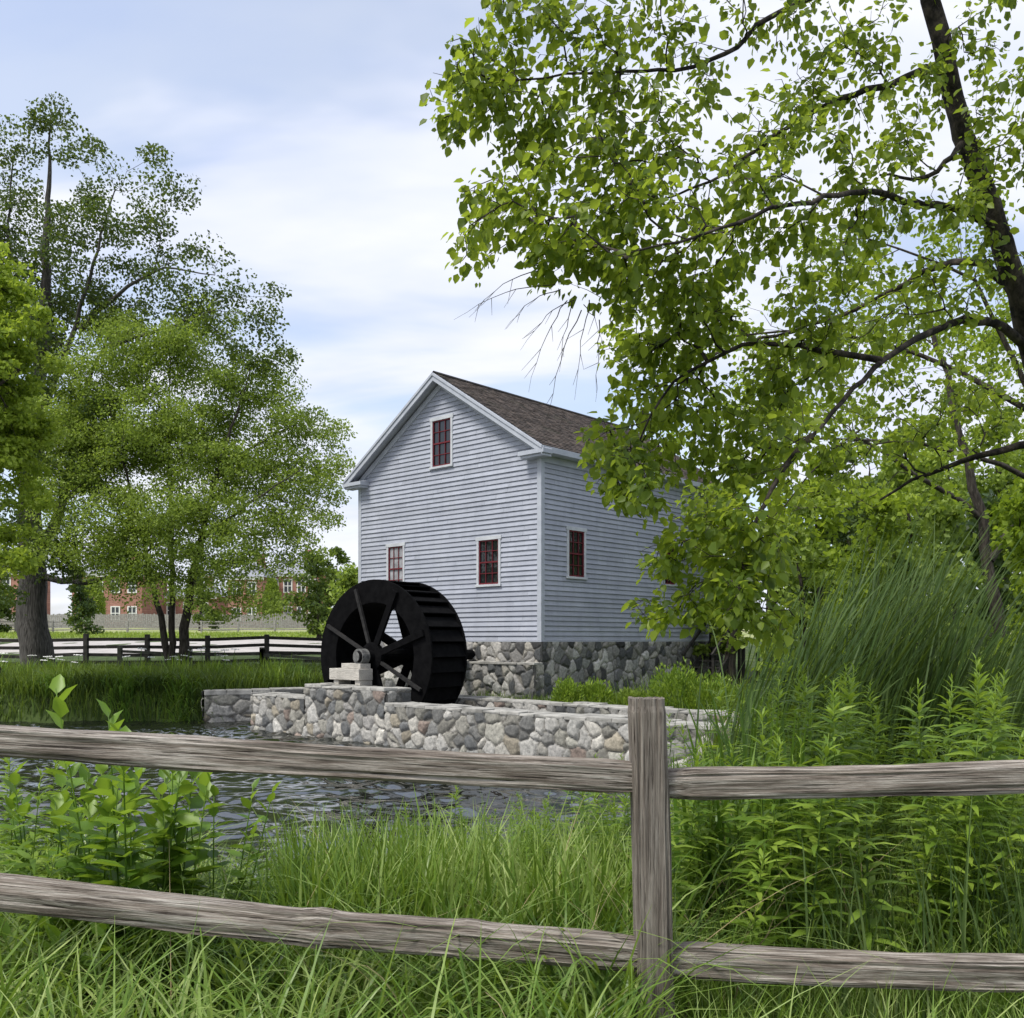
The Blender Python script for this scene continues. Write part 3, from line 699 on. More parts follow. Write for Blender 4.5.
def post_mesh(name, x, y, z0, z1, w, d, seed, parent, lean=(0, 0), mat=None):
    vs = []; fs = []; nr = 64; ns = 70; H = z1-z0
    for i in range(ns+1):
        t = i/ns; s = t*H; cx = .012*fnoise(s, seed, 2)-lean[0]*t; cy = -lean[1]*t
        for j in range(nr):
            a = 2*math.pi*j/nr; ca, sa = math.cos(a), math.sin(a); sq = .5
            q = (abs(ca)**sq*math.copysign(1, ca), abs(sa)**sq*math.copysign(1, sa))
            g = .005*fnoise(s*.6, j*.9+seed, 1.1)+.003*fnoise(s*2, j*1.9+seed, 6.1)-.026*max(0, fnoise(s*1.0+j*.04, j*.55+seed*5, 3.3)-.18)
            wob = 1+.06*fnoise(s*1.4, j*.7+seed, 3)
            k = 1 if t < .985 else .95
            zt = s+((.010*fnoise(j*1.7, seed, 8)) if i == ns else 0)
            vs.append((cx+q[0]*w/2*wob*k+ca*g, cy+q[1]*d/2*wob*k+sa*g, zt))
    for i in range(ns):
        for j in range(nr):
            a = i*nr+j; b = i*nr+(j+1) % nr; fs.append((a, b, b+nr, a+nr))
    c = len(vs); vs.append((-lean[0], -lean[1], H-.004)); 
    for j in range(nr): fs.append((ns*nr+j, ns*nr+(j+1) % nr, c))
    me = bpy.data.meshes.new(name); me.from_pydata(vs, [], fs); me.materials.append(mat)
    o = bpy.data.objects.new(name, me); link(o, parent); o.location = Vector((x, y, z0))-parent.location; return o
def fore_fence():
    YF = 3.3
    root = empty('split_rail_fence', (P(650, 640, YF).x, YF, 0), 0, label='weathered grey split-rail fence with rough post in the foreground grass', cat='fence')
    def R(px0, py0, px1, py1, th, seed, yo=0, w=.10, **k):
        a = P(px0, py0, YF+yo); b = P(px1, py1, YF+yo); rail_mesh('rail', a, b, w, th/F*YF, seed, root, M_railwood, **k)
    R(-215, 730, 658, 778.5, 31, 3, .02, taper1=.82, nseg=120, wav=.35, sq=.38, w=.11)
    R(650, 784, 1330, 770, 30, 8, .02, taper0=.8, nseg=120, wav=.5, sq=.42)
    R(-215, 878, 660, 955, 33, 12, .015, taper1=.8, knots=((1.92, .010), (2.45, .008)), nseg=90, sq=.62, w=.115)
    R(656, 958.5, 1330, 985, 33, 17, .02, taper0=.8, nseg=120, sq=.42, wav=.7)
    zt = P(0, 698, YF).z
    px = P(661, 0, YF).x
    post_mesh('post', px, YF, -.3, zt, .128, .135, 5, root, lean=(.055, 0), mat=M_postwood)
    post_mesh('post', P(-190, 0, YF).x, YF, -.3, zt+.02, .128, .13, 9, root, lean=(.02, 0), mat=M_postwood)
    post_mesh('post', P(1310, 0, YF).x, YF, -.3, zt, .128, .13, 14, root, lean=(.01, 0), mat=M_postwood)
fore_fence()

# ------------------------------------------------------------------ distant fences, road side, brick houses
def rail_fence(name, label, pts, nrails, h, mat, pw=.14, rh=.12, group=None, spacing=2.4, cap=.1):
    root = empty(name, (pts[0][0], pts[0][1], gz(*pts[0])), 0, label=label, cat='fence', group=group)
    o = root.location
    P2 = [Vector((x, y, 0)) for x, y in pts]
    for a, b in zip(P2[:-1], P2[1:]):
        L = (b-a).length; n = max(1, round(L/spacing)); prev = None
        for i in range(n+1):
            q = a.lerp(b, i/n); g = gz(q.x, q.y)
            mb = MB(); mb.box(-pw/2, pw/2, -pw/2, pw/2, -.2, h+cap+(.05*math.sin(i*7.1))); po = mb.build('post', mat, root, bevel=.01); po.location = Vector((q.x, q.y, g))-o
            if prev is not None:
                for k in range(nrails):
                    z = h*(k+.75)/nrails; mb = MB(); dz = .03*math.sin(i*3.1+k*2)
                    mb.beam(Vector((prev[0].x, prev[0].y, prev[1]+z))-o, Vector((q.x, q.y, g+z+dz))-o, .05, rh); mb.build('rail', mat, root)
            prev = (q, g)
    return root
a = P(-40, 0, 36.5); b = P(325, 0, 38.5); c = P(520, 0, 40)
rail_fence('rail_fence', 'dark stained rail fence beyond the left bank, along the pale road', [(a.x, a.y), (b.x, b.y), (c.x, c.y)], 4, 1.22, M_darkrail, .17, .13)
a = P(120, 0, 34); b = P(262, 0, 33); c = P(330, 0, 31.5)
rail_fence('rail_fence', 'lower grey-green split rail fence in front of the dark fence, near the wheel', [(a.x, a.y), (b.x, b.y), (c.x, c.y)], 2, .95, m_noise('mossy_grey_rail', (.04, .042, .034), (.10, .10, .08), 5, .9), .15, .10, spacing=2.6)
def board_fence():
    a = P(-120, 0, 98); b = P(420, 0, 98); root = empty('board_fence', (a.x, a.y, gz(a.x, a.y)), 0, label='pale grey board fence far across the field, before the brick houses', cat='fence')
    mb = MB(); x = a.x; rng = random.Random(2); n = 0
    while x < b.x:
        z = gz(x, 98)-root.location.z; mb.box(x-a.x, x-a.x+.17, 0, .03, z, z+1.5+rng.uniform(-.06, .06)); x += .2
    mb.build('boards', M_greyrail, root)
    mb = MB()
    for zz_ in (.35, 1.15): mb.box(0, b.x-a.x, .031, .08, zz_, zz_+.1)
    mb.build('back_rail', M_greyrail, root)
board_fence()
a = P(-60, 0, 78); b = P(420, 0, 80)
rail_fence('rail_fence', 'thin grey rail fence out in the pale field, before the board fence', [(a.x, a.y), (b.x, b.y)], 3, 1.0, M_greyrail, .14, .10, spacing=3.2, cap=.02)

def make_brick():
    m, nt, b = mat_new('red_brick'); tc = nt.nodes.new('ShaderNodeTexCoord'); br = nt.nodes.new('ShaderNodeTexBrick')
    mp = nt.nodes.new('ShaderNodeMapping'); mp.inputs['Rotation'].default_value = (math.radians(90), 0, 0); nt.links.new(tc.outputs['Object'], mp.inputs[0]); nt.links.new(mp.outputs[0], br.inputs[0])
    br.inputs['Color1'].default_value = (.27, .105, .08, 1); br.inputs['Color2'].default_value = (.38, .17, .13, 1); br.inputs['Mortar'].default_value = (.35, .28, .24, 1)
    br.inputs['Scale'].default_value = 1; br.inputs['Brick Width'].default_value = .4; br.inputs['Row Height'].default_value = .13; br.inputs['Mortar Size'].default_value = .012
    n = noise_n(nt, .6, 5); c = mixc(nt, .6, br.outputs['Color'], ramp(nt, n, [(.3, (.7, .7, .7)), (.7, (1.25, 1.25, 1.25))]), 'MULTIPLY')
    nt.links.new(c, b.inputs['Base Color']); b.inputs['Roughness'].default_value = .9; return m
M_brick = make_brick(); M_slate = m_noise('grey_slate', (.20, .21, .24), (.30, .31, .34), 2, .8, bs=.2)
M_white = m_noise('white_paint', (.70, .70, .68), (.82, .82, .80), 3, .6, bs=0)
M_dkglass = m_noise('dim_glass', (.03, .035, .04), (.08, .09, .10), .7, .15, bs=0)
def brick_house(px0, px1, Y, floors, label, cols, roofh=2.2, depth=9, gable=False, eave_py=None):
    a = P(px0, 0, Y); b = P(px1, 0, Y); W = b.x-a.x; g = gz(a.x, Y)
    root = empty('brick_house', (a.x, Y, g), 0, label=label, cat='house', group=None)
    H = (EYE-(eave_py-HY)/F*Y)-g if eave_py else 3.1*floors
    mb = MB(); mb.box(0, W, 0, depth, -.4, H); mb.build('wall', M_brick, root)
    mb = MB(); mb.box(-.25, W+.25, -.28, -.005, H-.38, H+.02); mb.build('cornice', M_white, root)
    mb = MB(); e = .4
    if gable:
        vs = [(-e, -e, H+.02), (W+e, -e, H+.02), (W/2, -e, H+roofh), (-e, depth+e, H+.02), (W+e, depth+e, H+.02), (W/2, depth+e, H+roofh)]
        mb.add(vs, [(0,1,2),(5,4,3),(0,2,5,3),(1,4,5,2),(0,3,4,1)])
    else:
        i = min(depth, W)*.35
        vs = [(-e,-e,H+.021),(W+e,-e,H+.021),(W+e,depth+e,H+.021),(-e,depth+e,H+.021),(i,depth/2,H+roofh),(W-i,depth/2,H+roofh)]
        mb.add(vs, [(0,1,5,4),(1,2,5),(2,3,4,5),(3,0,4),(3,2,1,0)])
    rf = mb.build('roof', M_slate, root)
    for cx_ in (W*.7,):
        mb = MB(); mb.box(cx_-.45, cx_+.45, depth/2-.4, depth/2+.4, H+roofh*.4, H+roofh+1.1); mb.build('chimney', M_brick, rf)
    fh = H/floors
    for f_ in range(floors):
        for cfrac in cols:
            x = W*cfrac; z = fh*f_+fh*.30; w2 = .62; hh = fh*.52
            mb = MB(); mb.box(x-w2, x+w2, -.06, .02, z, z+.14); mb.box(x-w2, x+w2, -.06, .02, z+hh-.14, z+hh)
            mb.box(x-w2, x-w2+.15, -.06, .02, z+.14, z+hh-.14); mb.box(x+w2-.15, x+w2, -.06, .02, z+.14, z+hh-.14)
            mb.box(x-.05, x+.05, -.045, .02, z+.14, z+hh-.14); mb.box(x-w2+.15, x+w2-.15, -.046, .02, z+hh*.5-.05, z+hh*.5+.05)
            fr = mb.build('window', M_white, root); mb = MB(); mb.box(x-w2+.1, x+w2-.1, -.02, -.006, z+.1, z+hh-.1); mb.build('pane', M_dkglass, fr)
    return root
brick_house(-40, 18, 128, 2, 'brick house farthest left, behind the thick tree trunk', (.2, .5, .8), eave_py=572)
brick_house(72, 142, 122, 2, 'two-storey brick house with white windows between the two left trees', (.14, .38, .62, .86), eave_py=574)
brick_house(160, 215, 130, 1, 'low brick wing behind the multi-stemmed tree', (.2, .5, .8), roofh=2, eave_py=596)
brick_house(228, 262, 120, 2, 'narrow brick house with grey roof right of the multi-stemmed tree', (.25, .7), eave_py=577, gable=False)
brick_house(266, 318, 127, 2, 'brick house partly behind the round bushes left of the wheel', (.16, .42, .68, .9), eave_py=574, roofh=2.6)
brick_house(470, 620, 150, 2, 'long brick house far behind the mill', (.1, .3, .5, .7, .9), eave_py=582)

# ------------------------------------------------------------------ leaves and trees
LEAF8 = (np.array([(0,0,0),(.30,.46,.07),(.68,.34,.05),(1,0,-.10),(.68,-.34,.05),(.30,-.46,.07),(.34,0,-.03),(.70,0,-.05)], float),
         np.array([(0,6,1),(1,6,7),(1,7,2),(2,7,3),(0,5,6),(5,7,6),(5,4,7),(4,3,7)]))
LEAF2 = (np.array([(0,0,0),(.45,.46,.06),(1,0,-.06),(.45,-.46,.06)], float), np.array([(0,2,1),(0,3,2)]))
LANCE = (np.array([(0,0,0),(.25,.5,.03),(.6,.42,-.02),(1,0,-.22),(.6,-.42,-.02),(.25,-.5,.03)], float), np.array([(0,5,1),(1,5,4),(1,4,2),(2,4,3)]))
def leaves_np(rng, pos, axis, L, wr, tmpl, roll=1.0):
    """pos (N,3) leaf bases, axis (N,3) unit directions, L (N,) lengths"""
    T, Fc = tmpl; n = len(pos)
    axis = axis/np.linalg.norm(axis, axis=1, keepdims=True)
    ref = np.tile([0, 0, 1.], (n, 1)); s = np.cross(axis, ref); ln = np.linalg.norm(s, axis=1, keepdims=True); s = np.where(ln > 1e-3, s/np.maximum(ln, 1e-3), [1., 0, 0])
    u = np.cross(s, axis); an = rng.normal(0, roll, n)[:, None]
    s2 = s*np.cos(an)+u*np.sin(an); u2 = -s*np.sin(an)+u*np.cos(an)
    V = pos[:, None, :]+L[:, None, None]*(T[None, :, 0:1]*axis[:, None, :]+T[None, :, 1:2]*wr*s2[:, None, :]+T[None, :, 2:3]*u2[:, None, :])
    Fi = (Fc[None]+(np.arange(n)*len(T))[:, None, None]).reshape(-1, 3)
    return V.reshape(-1, 3), Fi
def grow(rng, limbs, att, alpha=.3, step=.35, sag=0.0, wander=.12, dirw=.5):
    """limbs: list of (pts, r0, r1, parent_limb) -> node arrays; attractors attach one by one to the cheapest node"""
    N = sum(len(l[0]) for l in limbs)+len(att)*40
    pos = np.zeros((N, 3)); plen = np.zeros(N); dirs = np.zeros((N, 3)); par = np.full(N, -1); fixr = np.zeros(N); cnt = 0; paths = []
    for (pts, r0, r1) in limbs:
        pts = np.array(pts, float); seg = np.linalg.norm(np.diff(pts, axis=0), axis=1); tot = seg.sum(); k = max(4, int(tot/step)); tt = np.linspace(0, tot, k+1); cs = np.concatenate([[0], np.cumsum(seg)])
        # smooth sampling
        P_ = np.stack([np.interp(tt, cs, pts[:, i]) for i in range(3)], 1)
        for _ in range(2): P_[1:-1] = (P_[:-2]+2*P_[1:-1]+P_[2:])/4
        P_[1:-1] += rng.normal(0, step*.06, P_[1:-1].shape)
        base = 0.
        if cnt:
            d = np.linalg.norm(pos[:cnt]-P_[0], axis=1); j = d.argmin(); base = plen[j]
        ids = []
        for q in range(len(P_)):
            pos[cnt] = P_[q]; plen[cnt] = base+tt[q]*.5; dd = P_[min(q+1, len(P_)-1)]-P_[max(q-1, 0)]; dirs[cnt] = dd/(np.linalg.norm(dd)+1e-9)
            par[cnt] = cnt-1 if q else -1; fixr[cnt] = r0+(r1-r0)*(q/(len(P_)-1))**.8; ids.append(cnt); cnt += 1
        paths.append(ids)
    nl = len(paths); d0 = np.array([np.linalg.norm(pos[:cnt]-a, axis=1).min() for a in att]); order = np.argsort(d0); load = np.zeros(N)
    for ai in order:
        a = att[ai]; v = a-pos[:cnt]; d = np.linalg.norm(v, axis=1)
        cosang = (v*dirs[:cnt]).sum(1)/(d+1e-6)
        cost = d*(1+dirw*(1-cosang))+alpha*plen[:cnt]
        j = int(cost.argmin()); D = d[j]
        if D < .04: continue
        k = max(2, int(D/step)+1); p0 = pos[j]; dv = (a-p0)/D; dm = dirs[j]*.55+dv*.45
        c1 = p0+dm*D*.4; c1[2] += sag*D*.35
        t = np.linspace(0, 1, k+1)[1:, None]
        B = (1-t)**2*p0+2*(1-t)*t*c1+t**2*a; B[:-1] += rng.normal(0, wander*step*.5, B[:-1].shape)
        ids = [j]
        for q in range(k):
            if cnt >= N: break
            pos[cnt] = B[q]; pr = ids[-1]; plen[cnt] = plen[pr]+np.linalg.norm(B[q]-pos[pr]); dd = B[q]-pos[pr]; dirs[cnt] = dd/(np.linalg.norm(dd)+1e-9); par[cnt] = pr; ids.append(cnt); cnt += 1
        paths.append(ids)
    # pipe-model radii
    acc = np.zeros(cnt); childs = np.zeros(cnt, int)
    for i in range(cnt):
        if par[i] >= 0: childs[par[i]] += 1
    for i in range(cnt-1, -1, -1):
        if childs[i] == 0: acc[i] = 1
        if par[i] >= 0: acc[par[i]] += acc[i]
    return pos[:cnt], paths, nl, acc, fixr[:cnt], dirs[:cnt]
def wood_mesh(name, pos, paths, acc, fixr, nl, mat, parent, rt=.006, expo=.42, minn=3):
    V = []; Q = []; off = 0
    for pi, ids in enumerate(paths):
        if pi < nl: rs = fixr[ids]; n = 12
        else:
            rs = rt*acc[ids]**expo; rs[0] = min(rs[0], rs[1]*1.25) if len(rs) > 1 else rs[0]
            j = ids[0]; lim = fixr[j]*.75 if fixr[j] > 0 else 1; rs = np.minimum(rs, max(lim, rt)); n = 6 if rs[0] > .03 else minn
            rs[-1] *= .5
        p = pos[ids]; m = len(p)
        d = np.gradient(p, axis=0) if m > 1 else p; d /= (np.linalg.norm(d, axis=1, keepdims=True)+1e-9)
        ref = np.cross(d, [.31, .17, .93]); ln = np.linalg.norm(ref, axis=1, keepdims=True); ref = ref/np.maximum(ln, 1e-3); bn = np.cross(d, ref)
        a = np.arange(n)*2*np.pi/n
        ring = p[:, None, :]+rs[:, None, None]*(ref[:, None, :]*np.cos(a)[None, :, None]+bn[:, None, :]*np.sin(a)[None, :, None])
        if pi < nl: 
            w = 1+.10*np.sin(a*3+pi)[None, :, None]*np.sin(np.arange(m)*.9)[:, None, None]; ring = p[:, None, :]+(ring-p[:, None, :])*w
        V.append(ring.reshape(-1, 3)); i = np.arange(m-1)[:, None]*n+off; j = np.arange(n)[None, :]; j2 = (j+1) % n
        Q.append(np.stack([i+j, i+j2, i+n+j2, i+n+j], -1).reshape(-1, 4)); off += m*n
    return mesh_np(name, np.concatenate(V), [np.concatenate(Q)], mat, parent, smooth=True)
def blobs_to_points(rng, blobs, dens, depth_k=1.0):
    """blobs (px,py,Y,rpx[,rpy[,ry m]]) -> points through the volume, more near the surface"""
    out = []
    for b in blobs:
        px, py, Y, r = b[:4]; r2 = b[4] if len(b) > 4 and b[4] else r; ry = b[5] if len(b) > 5 else r/F*Y*depth_k
        c = P(px, py, Y); rx = r/F*Y; rz = r2/F*Y; n = max(3, int(dens*rx*rz*ry))
        v = rng.normal(0, 1, (n, 3)); v /= np.linalg.norm(v, axis=1, keepdims=True); k = rng.uniform(0, 1, (n, 1))**.45
        out.append(np.array(c)+v*k*np.array([rx, ry, rz]))
    return np.concatenate(out)
def tree(name, label, base, limbs, blobs, bark, leaf, dens=.8, per=34, spread=.42, L=(.10, .16), wr=.75, seed=1, tmpl=LEAF2, cat='tree', droop=.25, group=None, rt=.008, keep_above=None, wood='branches', flat=.6, alpha=.3, step=.5):
    rng = np.random.default_rng(seed); root = empty(name, base, 0, label=label, cat=cat, group=group); B = np.array(base)
    att = blobs_to_points(rng, blobs, dens)
    if keep_above is not None: att = att[att[:, 2] > keep_above]
    pos, paths, nl, acc, fixr, dirs = grow(rng, limbs, att, step=.5, wander=.35, alpha=alpha)
    wood_mesh('trunk', pos-B, paths[:1], acc, fixr, 1, bark, root)
    bp = paths[1:]; wood_mesh(wood, pos-B, bp, acc, fixr, nl-1, bark, root, rt=rt)
    # leaf clusters at the tips and along the last stretch of each twig
    pts = [];
    for ids in paths[nl:]:
        e = pos[ids[-1]]; m = int(per*rng.uniform(.6, 1.4)); sp = spread*rng.uniform(.7, 1.3)
        q = rng.normal(0, 1, (m, 3)); q *= (rng.uniform(.2, 1, (m, 1))**.5)/np.linalg.norm(q, axis=1, keepdims=True)
        q *= np.array([sp, sp, sp*flat]); pts.append(e+q)
        if len(ids) > 3:
            mid = pos[ids[len(ids)//2:]]; mm = int(per*.3); k = rng.integers(0, len(mid), mm); pts.append(mid[k]+rng.normal(0, spread*.35, (mm, 3)))
    pts = np.concatenate(pts); n = len(pts)
    print('LEAVES', name, label[:30], n, len(att))
    ax = rng.normal(0, 1, (n, 3)); ax[:, 2] -= droop*2; Ls = rng.uniform(L[0], L[1], n)
    V, Fi = leaves_np(rng, pts, ax, Ls, wr, tmpl, 1.2)
    if keep_above is not None: pass
    mesh_np('crown', V-B, [Fi], leaf, root)
    return root
def LP(*pp): return [tuple(P(*p)) for p in pp]

def left_trees():
    Y = 33.5; b = P(33, 0, Y); g = gz(b.x, Y)
    tp = [(b.x+.15, Y, g-.3), (b.x+.05, Y, g+1.6)]+LP((31, 560, Y), (30, 500, Y), (36, 400, Y), (45, 300, Y), (48, 200, Y), (50, 130, Y))
    limbs = [(tp, .62, .03),
      (LP((33, 575, Y), (60, 582, Y), (100, 582, Y-.3), (130, 568, Y-.6), (152, 545, Y-1), (185, 540, Y-1.5)), .14, .02),
      (LP((35, 560, Y), (58, 520, Y-.5), (72, 460, Y-1), (80, 400, Y-1), (110, 330, Y-1.5)), .24, .02),
      (LP((30, 500, Y), (10, 430, Y+.5), (-15, 350, Y+1), (-40, 250, Y+1)), .24, .02),
      (LP((40, 420, Y), (75, 330, Y-.5), (95, 260, Y-1), (115, 190, Y-1.2)), .14, .02),
      (LP((80, 330, Y), (120, 290, Y-.8), (165, 265, Y-1.5), (215, 275, Y-2)), .10, .015),
      (LP((110, 345, Y-1), (160, 330, Y-1.6), (215, 310, Y-2)), .09, .015),
      (LP((10, 430, Y+.5), (12, 330, Y+.5), (8, 220, Y+.5), (15, 150, Y+.5)), .12, .02)]
    blobs = [(8, 150, Y, 34), (50, 135, Y, 30), (95, 165, Y-1, 36), (150, 185, Y-1.5, 32), (178, 195, Y-1.5, 14), (15, 220, Y+1, 50), (90, 230, Y-1, 46), (150, 245, Y-1.5, 42),
      (-45, 260, Y, 80), (205, 275, Y-2, 40, 30), (250, 300, Y-2, 32, 24), (275, 325, Y-2, 18, 16), (180, 310, Y-1.5, 46), (235, 340, Y-2, 36, 26), (280, 355, Y-2, 14, 12), (110, 310, Y, 50), (40, 320, Y+1, 60), (262, 375, Y-1.5, 24),
      (20, 420, Y-1, 70, 60), (70, 470, Y-1.5, 50), (10, 520, Y-1.5, 45, 30), (110, 545, Y-1, 45, 18), (160, 530, Y-1.5, 40, 20), (55, 545, Y-2.2, 42, 25), (100, 420, Y-1, 45), (15, 575, Y-2, 34, 30), (62, 575, Y-2.5, 18, 16), (45, 545, Y-2.5, 30, 24), (40, 350, Y-1, 34, 60), (55, 230, Y-.8, 24, 60), (45, 120, Y, 24, 20)]
    tree('shade_tree', 'tallest tree, dark open crown, thick ridged trunk at the far left bank', (b.x, Y, g), limbs, blobs, M_bark_grey, M_leaf_dark, dens=5.2, per=105, spread=.62, L=(.09, .15), seed=3, wr=.8)
    Y = 32; b = P(172, 0, Y); g = gz(b.x, Y)
    limbs = [([(b.x+.25, Y, g-.3)]+LP((186, 630, Y), (190, 590, Y), (200, 540, Y-.3), (215, 480, Y-.6), (235, 420, Y-.8), (250, 370, Y-1)), .21, .015),
      ([(b.x-.15, Y+.1, g-.3)]+LP((165, 625, Y), (152, 585, Y), (143, 540, Y-.2), (128, 480, Y-.5), (110, 410, Y-.8)), .15, .015),
      ([(b.x, Y-.05, g-.3)]+LP((172, 620, Y), (172, 570, Y), (170, 500, Y), (168, 420, Y), (172, 350, Y)), .14, .015),
      (LP((200, 540, Y-.3), (232, 515, Y-1), (262, 495, Y-1.5), (300, 470, Y-2)), .08, .012),
      (LP((215, 480, Y-.6), (260, 440, Y-.5), (300, 425, Y)), .07, .012),
      (LP((143, 540, Y-.2), (110, 510, Y-1), (75, 500, Y-1.5)), .07, .012)]
    blobs = [(190, 350, Y, 46, 34), (140, 360, Y, 44, 36), (95, 385, Y, 42), (240, 385, Y, 40, 34), (285, 420, Y, 34, 26), (318, 440, Y, 24, 20), (335, 428, Y, 12, 8),
      (170, 430, Y, 66, 50), (110, 460, Y, 55, 45), (235, 460, Y, 55, 40), (290, 480, Y, 42, 34), (325, 485, Y-.5, 20, 24), (180, 510, Y-1, 60, 40), (110, 525, Y-1, 50, 35), (245, 530, Y-1, 45, 30),
      (140, 575, Y-1.5, 30, 28), (215, 580, Y-1.5, 26, 34), (250, 590, Y-1.5, 12, 30), (275, 560, Y-1, 24, 20), (68, 500, Y-1, 30, 40), (120, 330, Y+1, 36, 26), (330, 520, Y-.5, 18, 16), (100, 560, Y-1.5, 34, 24), (175, 560, Y-1.5, 40, 26), (240, 565, Y-1.5, 34, 24), (300, 520, Y-1, 30, 24), (60, 440, Y-.5, 44, 40), (60, 550, Y-1.5, 22, 22), (270, 380, Y, 30, 24), (200, 600, Y-2, 12, 16), (330, 455, Y-.3, 22, 22), (210, 320, Y, 34, 20), (110, 590, Y-2, 14, 14), (225, 600, Y-2, 20, 20), (155, 595, Y-2, 18, 14), (262, 600, Y-2, 12, 24), (315, 545, Y-1, 18, 18)]
    tree('shade_tree', 'pale green tree with several slender stems on the bank, its crown reaching toward the mill', (b.x, Y, g), limbs, blobs, M_bark_dark, M_leaf_mid, dens=14, per=170, spread=.62, L=(.07, .125), seed=7, wr=.7)
    Y = 25; b = P(-75, 0, Y); g = gz(b.x, Y)
    limbs = [([(b.x, Y+4, gz(b.x, Y+4)-.3)]+LP((-70, 560, Y+2), (-60, 450, Y), (-50, 340, Y)), .3, .05), (LP((-60, 450, Y), (-20, 400, Y-.5), (20, 370, Y-1)), .1, .03)]
    blobs = [(-30, 290, Y, 56, 50), (10, 290, Y, 26, 40), (0, 350, Y, 46, 40), (30, 370, Y, 26, 30), (-50, 400, Y, 70), (5, 420, Y, 52, 40), (5, 480, Y, 40, 36), (30, 440, Y, 24, 30), (-10, 540, Y, 44, 30), (2, 250, Y, 16, 26), (35, 310, Y, 18, 26), (20, 570, Y-.5, 26, 20), (40, 500, Y, 20, 26), (-20, 350, Y-1, 50, 50)]
    tree('shade_tree', 'bright yellow-green tree cut off by the left edge', (b.x, Y+4, gz(b.x, Y+4)), limbs, blobs, M_bark_dark, M_leaf_lime, dens=22, per=90, spread=.32, L=(.10, .17), seed=9)
left_trees()

def bush_tree(px, Y, py_top, rpx, label, leaf, seed, name='bushy_tree', per=120, dens=2.4, L=(.18, .30), py_bot=None, group=None, bark=None, spread=.6):
    b = P(px, 0, Y); g = gz(b.x, Y); top = P(px, py_top, Y).z; H = top-g; rng = random.Random(seed)
    limbs = [([(b.x, Y, g-.3), (b.x+.1, Y, g+H*.35), (b.x-.1, Y, g+H*.7)], .03*H, .02)]
    hp = H/Y*F; blobs = []
    pyb = HY-(g-EYE)/Y*F
    for k in range(9):
        t = (k+.5)/9; rr = rpx*(math.sin(math.pi*min(.95, .25+t*.72)))*rng.uniform(.55, .8)
        blobs.append((px+rng.uniform(-1, 1)*rpx*.45*(1-t*.6), pyb-hp*(.14+.80*t)+rr*.35, Y+rng.uniform(-1, 1)*rr/F*Y*.5, rr, rr*.7))
    return tree(name, label, (b.x, Y, g), limbs, blobs, bark or M_bark_dark, leaf, dens=dens, per=per, spread=spread, L=L, seed=seed, group=group)
bush_tree(318, 58, 545, 30, 'dark round tree just left of the wheel, before the brick house', M_leaf_far, 21)
bush_tree(348, 52, 562, 22, 'lighter green round tree between the dark round tree and the mill', M_leaf_mid, 22)
bush_tree(338, 78, 538, 34, 'taller tree rising behind the round trees at the mill corner', M_leaf_far, 23, dens=1.6)
bush_tree(80, 70, 560, 20, 'dark evergreen between the thick trunk and the brick house', M_leaf_dark, 24)
bush_tree(200, 85, 560, 26, 'bushy tree standing before the low brick wing', M_leaf_far, 25, dens=1.5)
bush_tree(-10, 75, 545, 40, 'bushy tree behind the thick trunk at the far left', M_leaf_far, 26, dens=1.5)
def cone_shrub(px, Y, py_top, rpx, label, seed):
    rng = np.random.default_rng(seed); b = P(px, 0, Y); g = gz(b.x, Y); H = P(px, py_top, Y).z-g; R = rpx/F*Y
    root = empty('columnar_evergreen', (b.x, Y, g), 0, label=label, cat='evergreen shrub')
    n = 3800; t = rng.uniform(.02, 1, n); a = rng.uniform(0, 2*np.pi, n); r = R*np.sin(np.pi*np.clip(.22+t*.78, 0, 1))**.6*rng.uniform(.72, 1.04, n)
    pts = np.stack([r*np.cos(a), r*np.sin(a), t*H], 1); ax = np.stack([np.cos(a), np.sin(a), np.full(n, 1.2)], 1)+rng.normal(0, .3, (n, 3))
    V, Fi = leaves_np(rng, pts, ax, rng.uniform(.25, .42, n), .5, LEAF2); mesh_np('crown', V, [Fi], M_leaf_mid, root)
    mb = MB(); mb.tube([(0,0,-.2), (0,0,H*.5), (0,0,H*.9)], [.14, .12, .03], 8); mb.build('trunk', M_bark_dark, root)
cone_shrub(92, 100, 579, 11, 'tall columnar evergreen in front of the two-storey brick house', 1)
cone_shrub(272, 100, 580, 8, 'columnar evergreen in front of the right brick houses', 2)

